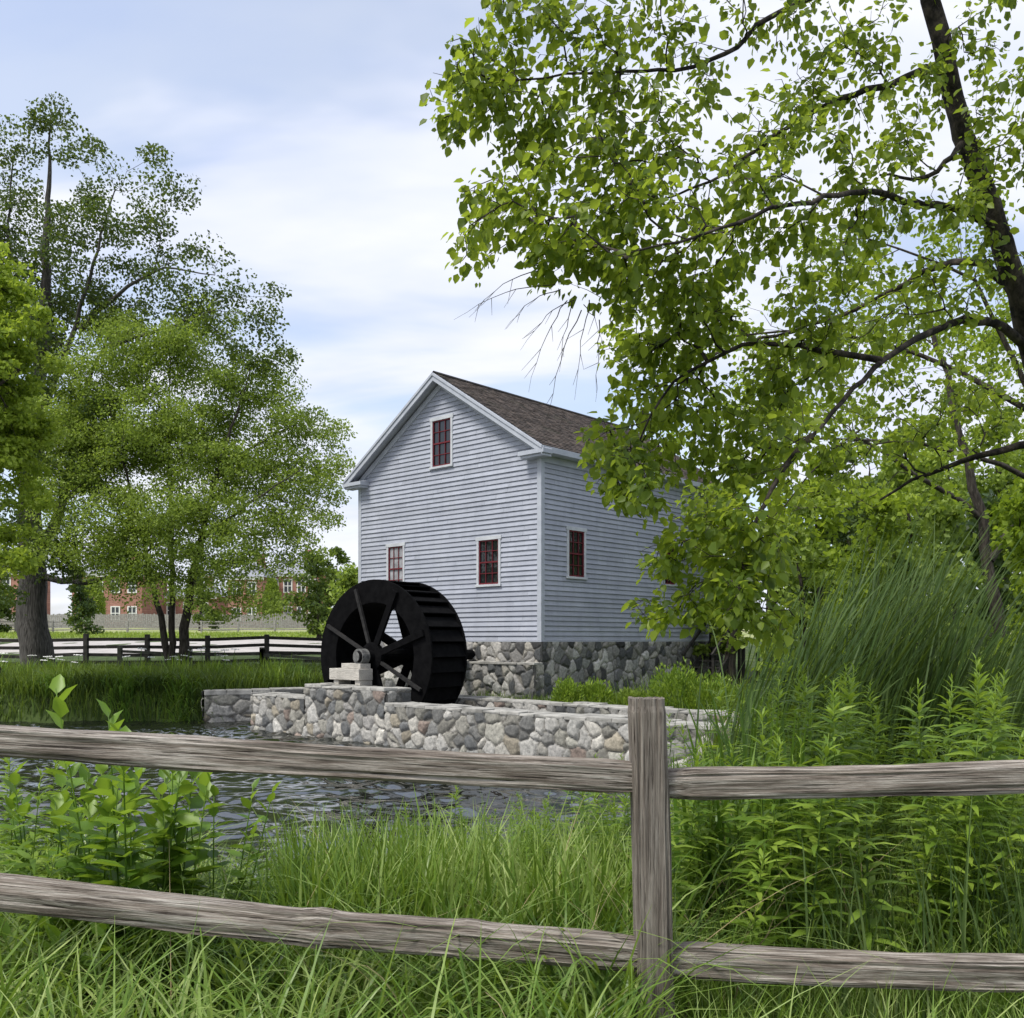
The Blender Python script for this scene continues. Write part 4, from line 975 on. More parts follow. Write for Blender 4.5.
# right side backdrop
def right_trees():
    Y = 11; b = P(1090, 0, Y); g = gz(b.x, Y)
    limbs = [([(b.x, Y, g-.3)]+LP((1085, 600, Y), (1070, 500, Y), (1045, 420, Y), (1010, 350, Y), (975, 280, Y)), .11, .02),
             (LP((1070, 500, Y), (1000, 470, Y-.3), (930, 440, Y-.5), (860, 430, Y-.5), (780, 440, Y-.4)), .04, .008), (LP((1045, 420, Y), (960, 370, Y+.3), (880, 340, Y+.5), (790, 330, Y+.6), (700, 340, Y+.6)), .04, .008),
             (LP((975, 280, Y), (900, 240, Y), (830, 240, Y)), .02, .006), (LP((860, 430, Y-.5), (800, 480, Y-.6), (760, 530, Y-.6)), .012, .005)]
    blobs = [(900, 250, Y, 70, 40), (980, 230, Y, 60, 50), (820, 290, Y, 60, 50), (740, 320, Y+.5, 60, 46), (670, 350, Y+.6, 36, 40), (900, 340, Y, 70, 50), (1000, 340, Y, 60, 60), (830, 390, Y-.3, 70, 45), (740, 410, Y-.3, 60, 50), (690, 440, Y, 30, 36),
        (930, 430, Y-.4, 60, 40), (1020, 440, Y, 50, 50), (800, 470, Y-.6, 60, 40), (760, 530, Y-.6, 40, 36), (860, 500, Y-.6, 50, 26), (1080, 300, Y, 60, 80), (700, 500, Y, 26, 30)]
    tree('woodland_tree', 'slender small-leaved tree just behind the nearest tree, spreading toward the mill roof', (b.x, Y, g), limbs, blobs, M_bark_dark, M_leaf_yel, dens=38, per=46, spread=.24, L=(.045, .085), seed=71, rt=.0035, wr=.8)
    Y = 17; b = P(1000, 0, Y); g = gz(b.x, Y)
    limbs = [([(b.x+.3, Y, g-.3)]+LP((995, 600, Y), (982, 520, Y), (965, 450, Y), (945, 380, Y), (930, 320, Y)), .16, .04),
             (LP((982, 520, Y), (930, 480, Y-.5), (880, 450, Y-1), (840, 430, Y-1)), .06, .02), (LP((990, 560, Y), (1040, 480, Y), (1080, 400, Y)), .08, .03)]
    blobs = [(900, 340, Y, 80, 60), (820, 380, Y, 70, 60), (980, 330, Y, 70, 70), (760, 430, Y-1, 55, 55), (870, 440, Y-1, 60, 40), (800, 500, Y-1, 60, 45), (900, 520, Y-1, 50, 35), (1060, 420, Y, 70, 100), (700, 440, Y, 46, 60), (850, 290, Y, 60, 40), (960, 420, Y+1, 50, 30), (740, 350, Y+1, 50, 40)]
    tree('woodland_tree', 'yellow-green open tree with thin dark trunk behind the reeds at right', (b.x+.3, Y, g), limbs, blobs, M_bark_dark, M_leaf_yel, dens=5, per=50, spread=.36, L=(.09, .15), seed=31, rt=.007)
    bm = M_leaf_mid
    spec = [(770, 36, 380, 62, M_leaf_far, 'dark tree right behind the mill roof'), (850, 30, 420, 75, M_leaf_dark, 'dark low tree behind the tall reeds'),
            (950, 33, 360, 85, M_leaf_mid, 'full green tree behind the reeds, right of centre'), (1050, 26, 350, 95, M_leaf_mid, 'broad dark green tree at the right edge'),
            (1180, 30, 300, 110, M_leaf_mid, 'broad tree beyond the right edge of the picture'), (680, 48, 470, 50, M_leaf_far, 'tree behind the far end of the mill'),
            (870, 48, 380, 85, M_leaf_mid, 'pale tree farthest back on the right'), (990, 20, 480, 70, M_leaf_dark, 'dark bush under the trees at the right')]
    spec += [(910, 24, 400, 70, M_leaf_mid, 'light green tree filling the gap behind the reeds'), (820, 23, 430, 55, M_leaf_yel, 'yellow-green tree behind the hanging branches'), (730, 30, 430, 50, M_leaf_mid, 'light green bush tree beyond the wooden steps'), (800, 19, 480, 52, M_leaf_mid, 'light green bush behind the left part of the reeds'), (875, 17, 470, 55, M_leaf_yel, 'yellow-green bush behind the middle of the reeds'),
             (955, 16, 480, 55, M_leaf_mid, 'light green bush behind the right part of the reeds'), (1030, 15, 450, 60, M_leaf_yel, 'yellow-green bush at the right edge behind the grasses'), (1000, 40, 300, 80, M_leaf_mid, 'tall pale tree far behind at the right')]
    for i, (px, Y, pt, r, lf, lab) in enumerate(spec):
        bush_tree(px, Y, pt, r, lab, lf, 40+i, name='woodland_tree', dens=(5.0 if Y < 32 else 3.2) if Y > 19.5 else 13, per=120, L=(.14, .24) if Y > 19.5 else (.09, .16), spread=.5 if Y > 19.5 else .36)
right_trees()

# foreground tree: traced limbs, then attractors through the leafy volume
def fore_tree():
    rng = np.random.default_rng(51)
    T = LP((1150, 1000, 6.6), (1120, 800, 6.6), (1092, 600, 6.6), (1062, 440, 6.5), (1040, 370, 6.4), (1018, 300, 6.3), (995, 220, 6.2), (965, 140, 6.1), (945, 60, 6.0), (932, 0, 5.9), (920, -80, 5.8), (905, -220, 5.6), (890, -420, 5.5))
    g = gz(T[0][0], 6.6); T = [(T[0][0]+.1, 6.6, g-.3), (T[0][0]+.05, 6.6, g+.4)]+T[1:]
    limbs = [(T, .135, .035),
      (LP((1040, 365, 6.4), (1000, 320, 6.1), (975, 318, 5.9), (930, 330, 5.6), (880, 360, 5.3), (845, 395, 5.1), (812, 436, 4.9)), .036, .010),
      (LP((998, 228, 6.2), (960, 206, 6.0), (920, 205, 5.7), (870, 190, 5.2), (800, 200, 4.8), (720, 230, 4.5), (640, 250, 4.3)), .03, .005),
      (LP((945, 60, 6.0), (895, 85, 5.9), (850, 92, 5.7), (800, 118, 5.5), (760, 150, 5.3), (725, 175, 5.2), (660, 200, 5.0)), .026, .005),
      (LP((925, -40, 5.9), (860, -20, 5.8), (800, 2, 5.6), (765, 18, 5.5), (740, 42, 5.4), (715, 62, 5.3), (650, 70, 5.1), (560, 75, 4.9), (500, 80, 4.8)), .026, .004),
      (LP((965, 140, 6.1), (930, 180, 5.8), (880, 175, 5.4)), .022, .006),
      (LP((1018, 300, 6.3), (985, 260, 6.4), (940, 262, 6.7), (880, 300, 7.0), (800, 330, 7.3), (720, 350, 7.4), (660, 400, 7.3)), .03, .006),
      (LP((1040, 365, 6.4), (1050, 300, 6.0), (1090, 200, 5.6), (1120, 100, 5.2)), .05, .02),
      (LP((905, -220, 5.7), (800, -200, 5.5), (680, -130, 5.2), (580, -60, 5.0), (500, -30, 4.8)), .05, .012),
      (LP((1062, 440, 6.5), (1000, 450, 6.7), (930, 470, 7.0), (880, 500, 7.2)), .035, .008),
      (LP((812, 436, 4.9), (780, 470, 4.8), (755, 520, 4.7), (740, 580, 4.7)), .02, .006),
      (LP((880, 360, 5.3), (820, 350, 5.2), (740, 340, 5.1), (670, 380, 5.0), (640, 440, 5.0)), .02, .005)]
    # (px, py, Y, rx, rz, number of twig tips)
    B = [(450, 100, 4.9, 28, 26, 10), (480, 70, 4.9, 34, 36, 18), (520, 20, 4.9, 44, 34, 22), (500, 115, 4.9, 32, 26, 13), (480, 215, 4.7, 32, 28, 13), (465, 258, 4.7, 14, 10, 4), (520, 200, 4.7, 34, 36, 16), (540, 130, 4.9, 26, 30, 9),
      (590, 60, 5.0, 50, 60, 24), (580, 160, 4.8, 42, 46, 20), (570, 240, 4.6, 50, 44, 24), (545, 265, 4.6, 22, 20, 7), (640, 130, 5.0, 50, 50, 26), (640, 220, 4.7, 60, 60, 34), (700, 90, 5.3, 26, 26, 5), (660, 20, 5.2, 50, 40, 16),
      (740, 200, 5.0, 60, 60, 34), (700, 280, 4.8, 60, 50, 34), (620, 290, 4.7, 30, 26, 9), (780, 130, 5.3, 60, 50, 22), (830, 60, 5.5, 50, 50, 16), (760, 20, 5.4, 40, 26, 6), (860, 200, 5.4, 60, 60, 30), (820, 280, 5.2, 60, 60, 30),
      (900, 120, 5.6, 46, 60, 15), (880, 30, 5.6, 40, 40, 10), (980, 60, 5.6, 50, 60, 22), (1010, 150, 5.6, 40, 60, 20), (960, 200, 5.7, 36, 40, 9), (930, 290, 5.8, 50, 40, 13), (1000, 260, 6.0, 30, 40, 7),
      (640, 380, 5.6, 34, 60, 26), (680, 330, 5.4, 60, 44, 28), (620, 330, 6.3, 20, 30, 6), (690, 430, 5.2, 60, 60, 40), (620, 470, 5.0, 36, 30, 20), (600, 440, 5.2, 22, 20, 8), (640, 500, 4.8, 24, 16, 9), (700, 520, 4.7, 46, 40, 26), (660, 560, 4.8, 26, 30, 10), (655, 612, 4.9, 16, 22, 8),
      (720, 600, 4.6, 52, 30, 20), (760, 560, 4.6, 40, 50, 22), (770, 620, 4.6, 24, 24, 9), (760, 450, 5.0, 50, 60, 24), (780, 370, 5.3, 60, 50, 24), (840, 380, 6.4, 60, 60, 14), (900, 420, 7.0, 60, 50, 16), (880, 330, 6.6, 60, 40, 14), (980, 400, 7.0, 60, 60, 16), (820, 460, 6.8, 50, 50, 14),
      (1100, 200, 5.6, 70, 100, 26), (1080, 50, 5.6, 60, 80, 20), (560, -60, 5.0, 90, 50, 24), (700, -80, 5.2, 90, 60, 24), (850, -80, 5.6, 90, 60, 20), (1000, -60, 5.8, 80, 60, 18), (1100, 420, 6.8, 60, 80, 16)]
    att = []
    for (px, py, Y, rx, rz, n) in B:
        n = int(n*2.05)
        c = np.array(P(px, py, Y)); v = rng.normal(0, 1, (n, 3)); v /= np.linalg.norm(v, axis=1, keepdims=True); k = rng.uniform(0, 1, (n, 1))**.4
        att.append(c+v*k*np.array([rx/F*Y, .42, rz/F*Y]))
    att = np.concatenate(att)
    pos, paths, nl, acc, fixr, dirs = grow(rng, limbs, att, step=.12, wander=.35, alpha=.22, sag=.25)
    base = np.array((T[0][0], T[0][1], g)); root = empty('overhanging_tree', tuple(base), 0, label='nearest tree with dark flaky trunk and heart-shaped leaves, overhanging from the right', cat='tree')
    wood_mesh('trunk', pos-base, paths[:1], acc, fixr, 1, M_bark_fore, root)
    wood_mesh('branches', pos-base, paths[1:], acc, fixr, nl-1, M_bark_fore, root, rt=.0021, expo=.44)
    # side twigs with leaves along the outer part of every twig
    Pn = []; Ax = []; Ls = []; twV = []
    for ids in paths[nl:]:
        p = pos[ids]; seg = np.linalg.norm(np.diff(p, axis=0), axis=1); tot = seg.sum(); cs = np.concatenate([[0], np.cumsum(seg)])
        span = min(tot, rng.uniform(.30, .75)); m = max(5, int(span/.034))
        s = tot-np.linspace(0, span, m)+rng.normal(0, .008, m); s = np.clip(s, 0, tot)
        q = np.stack([np.interp(s, cs, p[:, i]) for i in range(3)], 1)
        e = p[-1]-p[max(0, len(p)-3)]; e /= np.linalg.norm(e)+1e-9
        rep = 2 if rng.random() < .75 else 3
        for r in range(rep):
            out = rng.normal(0, 1, (m, 3)); out -= (out@e)[:, None]*e; out /= np.linalg.norm(out, axis=1, keepdims=True)
            off = rng.uniform(.01, .10 if r else .05, (m, 1)); pp = q+out*off; pp[:, 2] -= .01
            ax = out*.8+e*.45+np.array([0, 0, -.75])+rng.normal(0, .30, (m, 3)); Pn.append(pp); Ax.append(ax); Ls.append(.018+.066*rng.beta(1.7, 2.2, m))
    Pn = np.concatenate(Pn); Ax = np.concatenate(Ax); Ls = np.concatenate(Ls)
    V, Fi = leaves_np(rng, Pn, Ax, Ls, .80, LEAF8, .75)
    mesh_np('leaves', V-base, [Fi], M_leaf_fore, root)
    # bare drooping twigs left of the leaf mass
    mb = MB(); r2 = random.Random(3)
    for (x0, y0, x1, y1, Y) in [(575, 300, 520, 350, 4.7), (572, 300, 560, 372, 4.7), (560, 290, 505, 330, 4.7), (580, 310, 543, 430, 4.7), (590, 300, 574, 400, 4.8), (556, 285, 455, 320, 4.6), (600, 320, 596, 402, 4.8), (566, 300, 528, 392, 4.7), (540, 270, 468, 318, 4.6), (585, 305, 607, 360, 4.8)]:
        pts = []; a = P(x0, y0, Y); b = P(x1, y1, Y+.1)
        for k in range(9):
            t = k/8; q = a.lerp(b, t); q.z += .10*math.sin(math.pi*t)*.5; q += Vector((r2.uniform(-.008, .008), r2.uniform(-.008, .008), 0)); pts.append(q-Vector(base))
        mb.tube(pts, [.0030*(1-t/10) for t in range(9)], 4)
        for k in (3, 5, 6):
            q = pts[k]; mb.tube([q, q+Vector((r2.uniform(-.10, .02), r2.uniform(-.03, .03), r2.uniform(-.12, -.04)))], [.0018, .0008], 3)
    mb.build('bare_twigs', M_twig, root)
fore_tree()

# ------------------------------------------------------------------ grasses and plants
def blades(rng, x, y, h, w, lean_dir, lean, droop, seg=5, zoff=0.0):
    n = len(x); z = ground(x, y)+zoff; t = np.linspace(0, 1, seg+1)
    ld = np.stack([np.cos(lean_dir), np.sin(lean_dir)], 1)
    cx = x[:, None]+ld[:, 0:1]*(lean*h)[:, None]*t[None]**1.8; cy = y[:, None]+ld[:, 1:2]*(lean*h)[:, None]*t[None]**1.8
    cz = z[:, None]+h[:, None]*(t[None]-droop[:, None]*t[None]**3.2)
    wd = lean_dir+np.pi/2+rng.normal(0, .7, n); wv = np.stack([np.cos(wd), np.sin(wd)], 1)
    ww = w[:, None]*np.clip(1.15*(1-t[None])**.6, .04, 1)*(.75+.25*np.minimum(1, t[None]*4))
    Lf = np.stack([cx-wv[:, 0:1]*ww/2, cy-wv[:, 1:2]*ww/2, cz], 2); Rt = np.stack([cx+wv[:, 0:1]*ww/2, cy+wv[:, 1:2]*ww/2, cz], 2)
    V = np.stack([Lf, Rt], 2).reshape(-1, 3); k = (seg+1)*2
    q = np.array([(2*i, 2*i+1, 2*i+3, 2*i+2) for i in range(seg)])
    return V, (q[None]+(np.arange(n)*k)[:, None, None]).reshape(-1, 4)
def field(name, mat, rng, x, y, h0, h1, w0, w1, lean=(.15, .6), droop=(.0, .45), dirm=None, kind='stuff', parent=None, seg=5, **pr):
    n = len(x); h = rng.uniform(h0, h1, n); w = rng.uniform(w0, w1, n); ld = rng.uniform(0, 2*np.pi, n) if dirm is None else rng.normal(dirm[0], dirm[1], n)
    V, Fq = blades(rng, x, y, h, w, ld, rng.uniform(*lean, n), rng.uniform(*droop, n), seg)
    o = mesh_np(name, V, [Fq], mat, parent, smooth=True)
    return props(o, kind=kind, **pr)
def clumped(rng, n, x0, x1, y0, y1, cl=.25, per=18):
    m = max(1, n//per); cx = rng.uniform(x0, x1, m); cy = rng.uniform(y0, y1, m); k = rng.integers(0, m, n)
    return cx[k]+rng.normal(0, cl, n), cy[k]+rng.normal(0, cl, n)
def visible_strip(rng, n, px0, px1, Y0, Y1, cl=.15, per=14, pw=1.0):
    m = max(1, n//per); Y = Y0+(Y1-Y0)*rng.uniform(0, 1, m)**pw; px = rng.uniform(px0, px1, m); X = (px-CX)/F*Y; k = rng.integers(0, m, n)
    return X[k]+rng.normal(0, cl, n), Y[k]+rng.normal(0, cl, n)
def grasses():
    rng = np.random.default_rng(5)
    # near bank, both sides of the fence
    x, y = visible_strip(rng, 6200, -120, 640, 2.5, 5.0, .055, 30)
    field('grass', M_grass, rng, x, y, .30, .80, .008, .021, (.2, 1.1), (.05, .5), label='long arching green grass along the near side of the fence', cat='grass', seg=6)
    x, y = visible_strip(rng, 8500, -80, 660, 4.6, 7.0, .12, 20)
    k = (x/y*F+CX > 180) & (x/y*F+CX < 420) & (y > 5.6); x, y = x[~k], y[~k]
    field('grass', M_grass, rng, x, y, .24, .66, .008, .017, (.1, .8), (.0, .45), label='long grass on the near bank between the fence and the water', cat='grass', seg=5)
    x, y = visible_strip(rng, 2200, 300, 620, 3.9, 5.2, .12, 30)
    field('grass', M_grass, rng, x, y, .58, .90, .012, .023, (.05, .5), (.0, .15), label='upright broad-bladed grass under the left rails near the middle', cat='grass')
    x, y = visible_strip(rng, 7000, 640, 1120, 2.5, 5.4, .10, 14)
    field('grass', M_grass, rng, x, y, .25, .60, .004, .010, (.15, .7), (.05, .5), label='grass at the foot of the fence right of the post', cat='grass')
    x, y = visible_strip(rng, 260, 690, 1080, 3.5, 4.6, .10, 12)
    field('grass', M_reed, rng, x, y, .75, 1.10, .008, .014, (.05, .45), (.0, .30), label='tall pale blue-green blades behind and over the right rails', cat='grass')
    x, y = visible_strip(rng, 9000, 660, 1150, 5.4, 15, .25, 16)
    field('grass', M_grass_far, rng, x, y, .5, 1.0, .010, .02, (.1, .6), (.0, .4), label='wild grass under the tall plants on the right', cat='grass')
    x, y = visible_strip(rng, 2200, 880, 1120, 9.5, 14, .22, 26)
    field('grass', M_reed, rng, x, y, 1.3, 2.25, .012, .022, (.3, .8), (.1, .5), dirm=(0.0, .6), label='grey-green arching tall grass right of the reeds', cat='grass')
    x, y = visible_strip(rng, 900, 20, 620, 3.4, 5.6, .07, 26)
    field('grass', M_grass, rng, x, y, .75, 1.15, .009, .018, (.5, 1.1), (.35, .75), label='long pale blades arching over in tufts left of the post', cat='grass', seg=8)
    m_dead = m_noise('dead_grass', (.25, .19, .10), (.42, .35, .20), 4, .9, bs=0)
    x, y = visible_strip(rng, 170, -50, 1080, 2.8, 6.0, .2, 3)
    field('grass', m_dead, rng, x, y, .5, 1.05, .004, .008, (.2, .9), (.0, .5), label='scattered straw-coloured dead blades among the green', cat='grass', seg=7)
    # dock-side grass by the race walls and the mill foot
    x, y = visible_strip(rng, 3500, 470, 760, 21.5, 25.5, .25, 18)
    uu = (x-A.x)*EU.x+(y-A.y)*EU.y; vv = (x-A.x)*EV.x+(y-A.y)*EV.y; ok = (vv > VF+3.8) & ((vv < -.5) | (uu < -.1)); 
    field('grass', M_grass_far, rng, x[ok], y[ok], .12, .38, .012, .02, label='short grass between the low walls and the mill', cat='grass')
    x, y = visible_strip(rng, 5000, 640, 1000, 17, 27, .4, 20)
    uu = (x-A.x)*EU.x+(y-A.y)*EU.y; vv = (x-A.x)*EV.x+(y-A.y)*EV.y; ok = (vv > VF+3.8) & (uu < -.2)
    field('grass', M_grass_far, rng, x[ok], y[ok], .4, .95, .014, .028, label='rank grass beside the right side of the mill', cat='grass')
    # far bank
    x, y = visible_strip(rng, 34000, -80, 330, 25.2, 31.5, .3, 22)
    keep = ~((x > -9.4) & (y < 27.6+(x+9)*.42+.2)) & (ground(x, y) > WAT-.08); x, y = x[keep], y[keep]
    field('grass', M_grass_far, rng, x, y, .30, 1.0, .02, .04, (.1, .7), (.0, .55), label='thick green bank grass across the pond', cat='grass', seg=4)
    x, y = visible_strip(rng, 9000, -80, 345, 31.5, 36, .4, 22)
    field('grass', M_grass_far, rng, x, y, .22, .55, .02, .04, (.1, .5), (.0, .4), label='shorter grass below the dark rail fence', cat='grass', seg=4)
    x, y = visible_strip(rng, 12000, -60, 345, 61, 76, 1.0, 30)
    field('grass', M_leaf_mid, rng, x, y, .10, .28, .04, .08, label='thin pale field grass beyond the road', cat='grass', seg=2)
    # white umbel flowers along the far bank
grasses()
def reeds():
    rng = np.random.default_rng(8)
    groups = [(800, 8.6, 'tall leaning reed clump left-most in the reed bed'), (840, 9.2, 'tall leaning reed clump in the middle of the reed bed'), (880, 9.8, 'tallest leaning reed clump at the back of the reed bed'),
              (780, 7.9, 'shorter reed clump in front of the reed bed'), (915, 9.0, 'reed clump on the right side of the reed bed'), (955, 10.2, 'loose reed clump nearest the right trees')]
    for i, (px, Y, lab) in enumerate(groups):
        c = P(px, 0, Y); n = 150; x = c.x+rng.normal(0, .30, n); y = c.y+rng.normal(0, .30, n); top = [3.0, 3.4, 3.7, 2.4, 3.1, 2.7][i]
        h = rng.uniform(.72, 1, n)*top; w = rng.uniform(.020, .038, n); ld = rng.normal(.15, .55, n)
        V, Fq = blades(rng, x, y, h, w, ld, rng.uniform(.14, .48, n), rng.uniform(0, .22, n), 7)
        z = gz(c.x, c.y); V = V-np.array([c.x, c.y, z]); o = mesh_np('reed_clump', V, [Fq], M_reed, smooth=True); o.location = (c.x, c.y, z)
        props(o, label=lab, cat='reeds', group='reed clumps leaning right beside the mill')
    spec = [(738, 4.9, 1.28, 'iris clump right behind the fence, just right of the post'), (785, 4.9, 1.42, 'broad green iris clump behind the top right rail'), (712, 4.6, 1.10, 'small iris clump seen over the rail beside the post'), (830, 5.6, 1.15, 'iris clump in front of the reeds'), (760, 5.3, 1.5, 'tall iris clump below the hanging leaves'), (720, 12, 1.25, 'iris clump near the end of the stone wall'), (755, 14, 1.3, 'iris clump before the wooden steps')]
    for (px, Y, H, lab) in spec:
        c = P(px, 0, Y); n = 44; x = c.x+rng.normal(0, .11, n); y = c.y+rng.normal(0, .12, n); h = rng.uniform(.6, 1, n)*H
        V, Fq = blades(rng, x, y, h, rng.uniform(.026, .046, n), rng.uniform(0, 6.28, n), rng.uniform(.08, .4, n), rng.uniform(0, .3, n)*(rng.random(n) < .4), 7)
        z = gz(c.x, c.y); o = mesh_np('iris_clump', V-np.array([c.x, c.y, z]), [Fq], M_iris, smooth=True); o.location = (c.x, c.y, z)
        props(o, label=lab, cat='plant', group='iris clumps on the right bank')
    # drooping clumps at the far waterline
    for i, px in enumerate((55, 88, 120, 150, 178, 196)):
        Y = 27.3+rng.uniform(-.1, .2); c = P(px, 0, Y); n = 150; x = c.x+rng.normal(0, .28, n); y = c.y+rng.normal(0, .16, n)+.25
        V, Fq = blades(rng, x, y, rng.uniform(.7, 1.25, n), rng.uniform(.03, .05, n), rng.normal(-1.57, .9, n), rng.uniform(.3, .8, n), rng.uniform(.3, .8, n), 6)
        z = gz(c.x, c.y+.4); o = mesh_np('daylily_clump', V-np.array([c.x, c.y, z]), [Fq], M_reed if i % 2 else M_iris, smooth=True); o.location = (c.x, c.y, z)
        props(o, label='dark arching clump hanging over the far waterline left of the slab wall', cat='plant', group='arching clumps along the far waterline')
reeds()
def bank_irises():
    rng = np.random.default_rng(23); lab = 'upright blade clump in the grass of the far bank'
    for i in range(26):
        px = rng.uniform(-10, 320); Y = rng.uniform(28.6, 31.2); c = P(px, 0, Y)
        if c.x > -9 and Y < 27.6+(c.x+9)*.42+.5: Y = 27.6+(c.x+9)*.42+.8
        n = 46; x = c.x+rng.normal(0, .16, n); y = Y+rng.normal(0, .14, n)
        V, Fq = blades(rng, x, y, rng.uniform(.6, 1.15, n), rng.uniform(.025, .045, n), rng.uniform(0, 6.28, n), rng.uniform(.05, .4, n), rng.uniform(0, .3, n), 5)
        z = gz(c.x, Y); o = mesh_np('iris_clump', V-np.array([c.x, Y, z]), [Fq], M_stemplant if i % 3 else M_iris, smooth=True); o.location = (c.x, Y, z)
        props(o, label=lab, cat='plant', group='blade clumps on the far bank')
bank_irises()

def stem_plant_proto(seed, H, name='leafy_stem'):
    rng = np.random.default_rng(seed); root = empty(name, (0, 0, 0))
    nl = int(H*80); t = np.sort(rng.uniform(.12, 1, nl)); bend = rng.uniform(-.06, .06, 2)
    def cp(t): return np.stack([bend[0]*H*t**2, bend[1]*H*t**2, H*t], 1)
    a = np.arange(nl)*2.4+rng.normal(0, .2, nl); rise = .25+1.3*np.clip((t-.85)/.15, 0, 1)
    ax = np.stack([np.cos(a), np.sin(a), rise+rng.normal(0, .12, nl)], 1)
    L = (.09+.095*np.sin(np.pi*np.clip(t, 0, 1)**.8))*rng.uniform(.8, 1.2, nl)*np.where(t > .93, .62, 1)
    V, Fi = leaves_np(rng, cp(t), ax, L, .165, LANCE, .3)
    mesh_np('leaves', V, [Fi], M_stemplant, root)
    mb = MB(); tt = np.linspace(0, 1, 9); p = cp(tt); mb.tube([tuple(q) for q in p], [.0045*(1-.6*k) for k in tt], 5); mb.build('stem', M_stemplant, root, smooth=True)
    return root
def stem_plants():
    rng = random.Random(12); protos = [stem_plant_proto(60+i, h) for i, h in enumerate((.95, 1.05, 1.15, 1.25, 1.35, .85))]
    used = [False]*6
    def place(px, Y, s, lab, grp, k=None):
        k = rng.randrange(6) if k is None else k
        if not used[k]: o = protos[k]; used[k] = True
        else: o = copy_tree(protos[k])
        c = P(px, 0, Y); o.location = (c.x, Y, gz(c.x, Y)-.02); o.rotation_euler = (rng.uniform(-.10, .10), rng.uniform(-.10, .10), rng.uniform(0, 6.28)); o.scale = (s, s, s)
        props(o, label=lab, cat='plant', group=grp)
    LR = 'tall green stem with narrow whorled leaves among the thicket right of the post'
    for i in range(165):
        Y = 3.75+5.2*rng.random()**1.1; px = rng.uniform(668, 1100)
        if px < 745 and Y > 4.3 and rng.random() < .75: px += 110
        place(px, Y, rng.uniform(.85, 1.12)*(1.0+.045*(Y-4)), LR, 'leafy stems right of the post')
    for (px, Y, s) in ((955, 4.6, 1.12), (940, 4.9, 1.1), (985, 5.0, 1.15), (1005, 4.5, 1.15), (975, 4.3, 1.05)):
        place(px, Y, s, 'taller leafy stem rising over the top rail near the right edge', 'tallest leafy stems at the right edge', 4)
    for i in range(20):
        place(rng.uniform(668, 750), rng.uniform(4.2, 6.5), rng.uniform(.80, .95), LR, 'leafy stems right of the post')
    for i in range(40):
        place(rng.uniform(520, 642), rng.uniform(4.2, 6.6), rng.uniform(.62, .82), 'leafy green stem left of the post, between the two rails', 'leafy stems left of the post')
    for i in range(12):
        place(rng.uniform(400, 560), rng.uniform(5.5, 7.5), rng.uniform(.55, .72), 'small leafy stem in the grass at the water edge near the middle', 'small leafy stems at the water edge')
    for i in range(26):
        place(rng.uniform(-30, 75), rng.uniform(3.7, 6.0), rng.uniform(.60, .85), 'yellow-green leafy stem at the left edge under the top rail', 'leafy stems at the left edge')
    for (px, Y, s, lab) in ((575, 23.0, .75, 'small bright bush at the mill foot'),):
        pass
stem_plants()
def broad_plant(px, Y, H, label, seed, n=26, L=.16, name='broad_leaf_plant'):
    rng = np.random.default_rng(seed); c = P(px, 0, Y); z = gz(c.x, Y); root = empty(name, (c.x, Y, z), 0, label=label, cat='plant')
    n *= 3; L *= 1.1; ns = 6; mb = MB(); pts = []; axs = []; Ls = []
    for s in range(ns):
        a = rng.uniform(0, 6.28); r = rng.uniform(.02, .16); h = H*rng.uniform(.72, 1.0) if s else H; tip = np.array([r*math.cos(a)*2, r*math.sin(a)*2, h])
        b0 = np.array([r*.4*math.cos(a), r*.4*math.sin(a), -.03]); tt = np.linspace(0, 1, 7); q = b0[None]+(tip-b0)[None]*tt[:, None]; mb.tube([tuple(v) for v in q], [.006*(1-.6*t) for t in tt], 5)
        m = n//ns+2
        for k in range(m):
            t = .2+.8*(k+.5)/m; p = b0+(tip-b0)*t; ang = k*math.pi/2+(k % 2)*.2+a; up = .35+1.1*(t > .86)
            pts.append(p); axs.append((math.cos(ang), math.sin(ang), up)); Ls.append(L*(1.1-.55*t)*rng.uniform(.85, 1.15))
    V, Fi = leaves_np(rng, np.array(pts), np.array(axs), np.array(Ls), .62, LEAF8, .25)
    mesh_np('leaves', V, [Fi], M_broad, root, smooth=True); mb.build('stem', M_broad, root, smooth=True)
broad_plant(132, 3.85, 1.43, 'tallest broad-leaved plant poking above the top rail at left', 1, 44, .165)
broad_plant(165, 4.1, 1.12, 'broad-leaved plant just right of the tallest one, under the top rail', 2, 46, .165)
broad_plant(92, 4.0, 1.02, 'broad-leaved plant left of the tallest one, between the rails', 3, 46, .16)
broad_plant(70, 3.6, .55, 'low broad-leaved plant by the lower rail at the far left', 4, 30, .14)
broad_plant(212, 4.3, .98, 'small broad-leaved plant in the grass right of the others', 5, 30, .12)
broad_plant(45, 4.4, 1.0, 'broad-leaved plant at the left edge, farther back', 6, 34, .15)
broad_plant(125, 4.5, 1.15, 'broad-leaved plant hidden behind the tallest one', 7, 40, .16)
broad_plant(150, 3.7, .62, 'low broad-leaved plant between lower rail and the tall ones', 8, 34, .15)
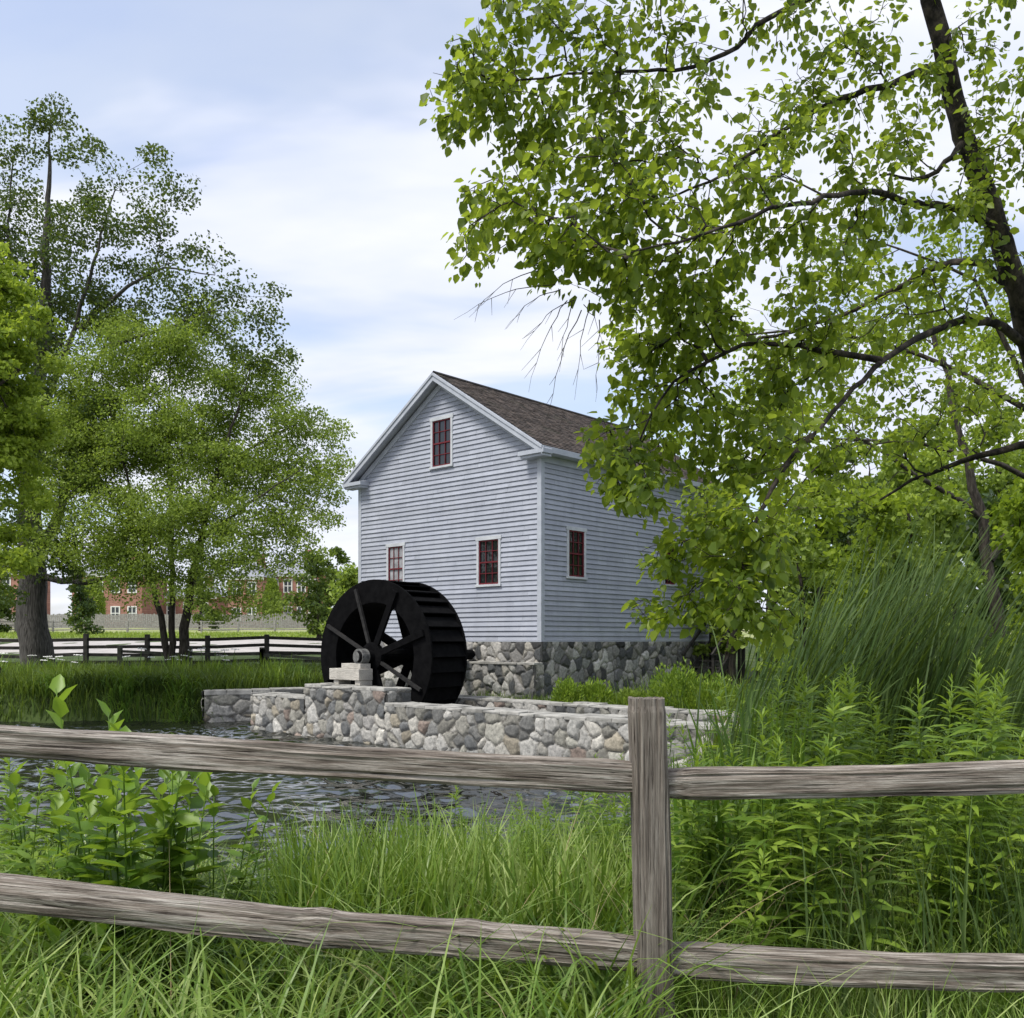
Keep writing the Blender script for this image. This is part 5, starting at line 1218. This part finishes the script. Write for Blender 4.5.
def shrub(px, Y, H, R, leaf, label, seed, n=1500):
    rng = np.random.default_rng(seed); c = P(px, 0, Y); z = gz(c.x, Y); root = empty('low_shrub', (c.x, Y, z), 0, label=label, cat='shrub')
    v = rng.normal(0, 1, (n, 3)); v /= np.linalg.norm(v, axis=1, keepdims=True); v[:, 2] = np.abs(v[:, 2]); lump = 1+.22*np.sin(v[:, 0]*5+seed)*np.sin(v[:, 1]*6)
    p = v*rng.uniform(.35, 1, (n, 1))**.5*lump[:, None]*np.array([R, R, H]); ax = v+np.array([0, 0, .8])+rng.normal(0, .4, (n, 3))
    V, Fi = leaves_np(rng, p, ax, rng.uniform(.07, .13, n), .42, LEAF2, 1.); mesh_np('foliage', V, [Fi], leaf, root)
    mb = MB(); r3 = random.Random(seed)
    for k in range(9):
        a = r3.uniform(0, 6.28); mb.tube([(0, 0, -.05), (R*.4*math.cos(a), R*.4*math.sin(a), H*.5), (R*.6*math.cos(a), R*.6*math.sin(a), H*.85)], [.012, .009, .004], 5)
    mb.build('stems', M_stemplant, root)
shrub(567, 22.6, .62, .36, M_stemplant, 'small bright green shrub at the mill corner, left of its twin', 1)
shrub(595, 22.9, .60, .48, M_stemplant, 'small bright green shrub right of the mill corner', 2)
shrub(632, 22.6, .42, .45, M_leaf_mid, 'low olive shrub right behind the fence post top', 3)
shrub(678, 21.5, 1.05, .75, M_stemplant, 'yellow-green bushy shrub by the side foundation', 4, 3200)
shrub(712, 21.0, .85, .7, M_stemplant, 'yellow-green shrub before the wooden steps', 5, 2400)
def flowers():
    rng = random.Random(4); spots = [(P(px, 0, Y).x, Y) for px, Y in [(rng.uniform(40, 80), rng.uniform(30.2, 31)) for _ in range(7)]+[(rng.uniform(110, 240), rng.uniform(31, 33.0)) for _ in range(16)]+[(rng.uniform(0, 40), 31) for _ in range(3)]]
    mp = empty('white_flower', (0, 0, 0)); mb = MB(); mb.tube([(0,0,-.05), (.01,0,.5), (0,.01,.9)], [.012, .01, .006], 5); mb.build('stem', M_iris, mp)
    mb = MB()
    for k in range(9):
        a = k*2.4; r = .035*math.sqrt(k); x, y = r*math.cos(a), r*math.sin(a)
        mb.add([(x-.028, y, .9), (x, y-.028, .895), (x+.028, y, .9), (x, y+.028, .905), (x, y, .93)], [(0,1,4),(1,2,4),(2,3,4),(3,0,4),(3,2,1,0)])
    mb.build('flower_head', M_white, mp)
    for i, (x, y) in enumerate(spots):
        o = mp if i == 0 else copy_tree(mp); o.location = (x, y, gz(x, y)); s = rng.uniform(.8, 1.15); o.scale = (s*1.3, s*1.3, s); o.rotation_euler = (rng.uniform(-.15, .15), rng.uniform(-.15, .15), rng.uniform(0, 6))
        props(o, label='small white flower head standing in the far bank grass below the dark fence', cat='flower', group='white flowers on the far bank')
flowers()
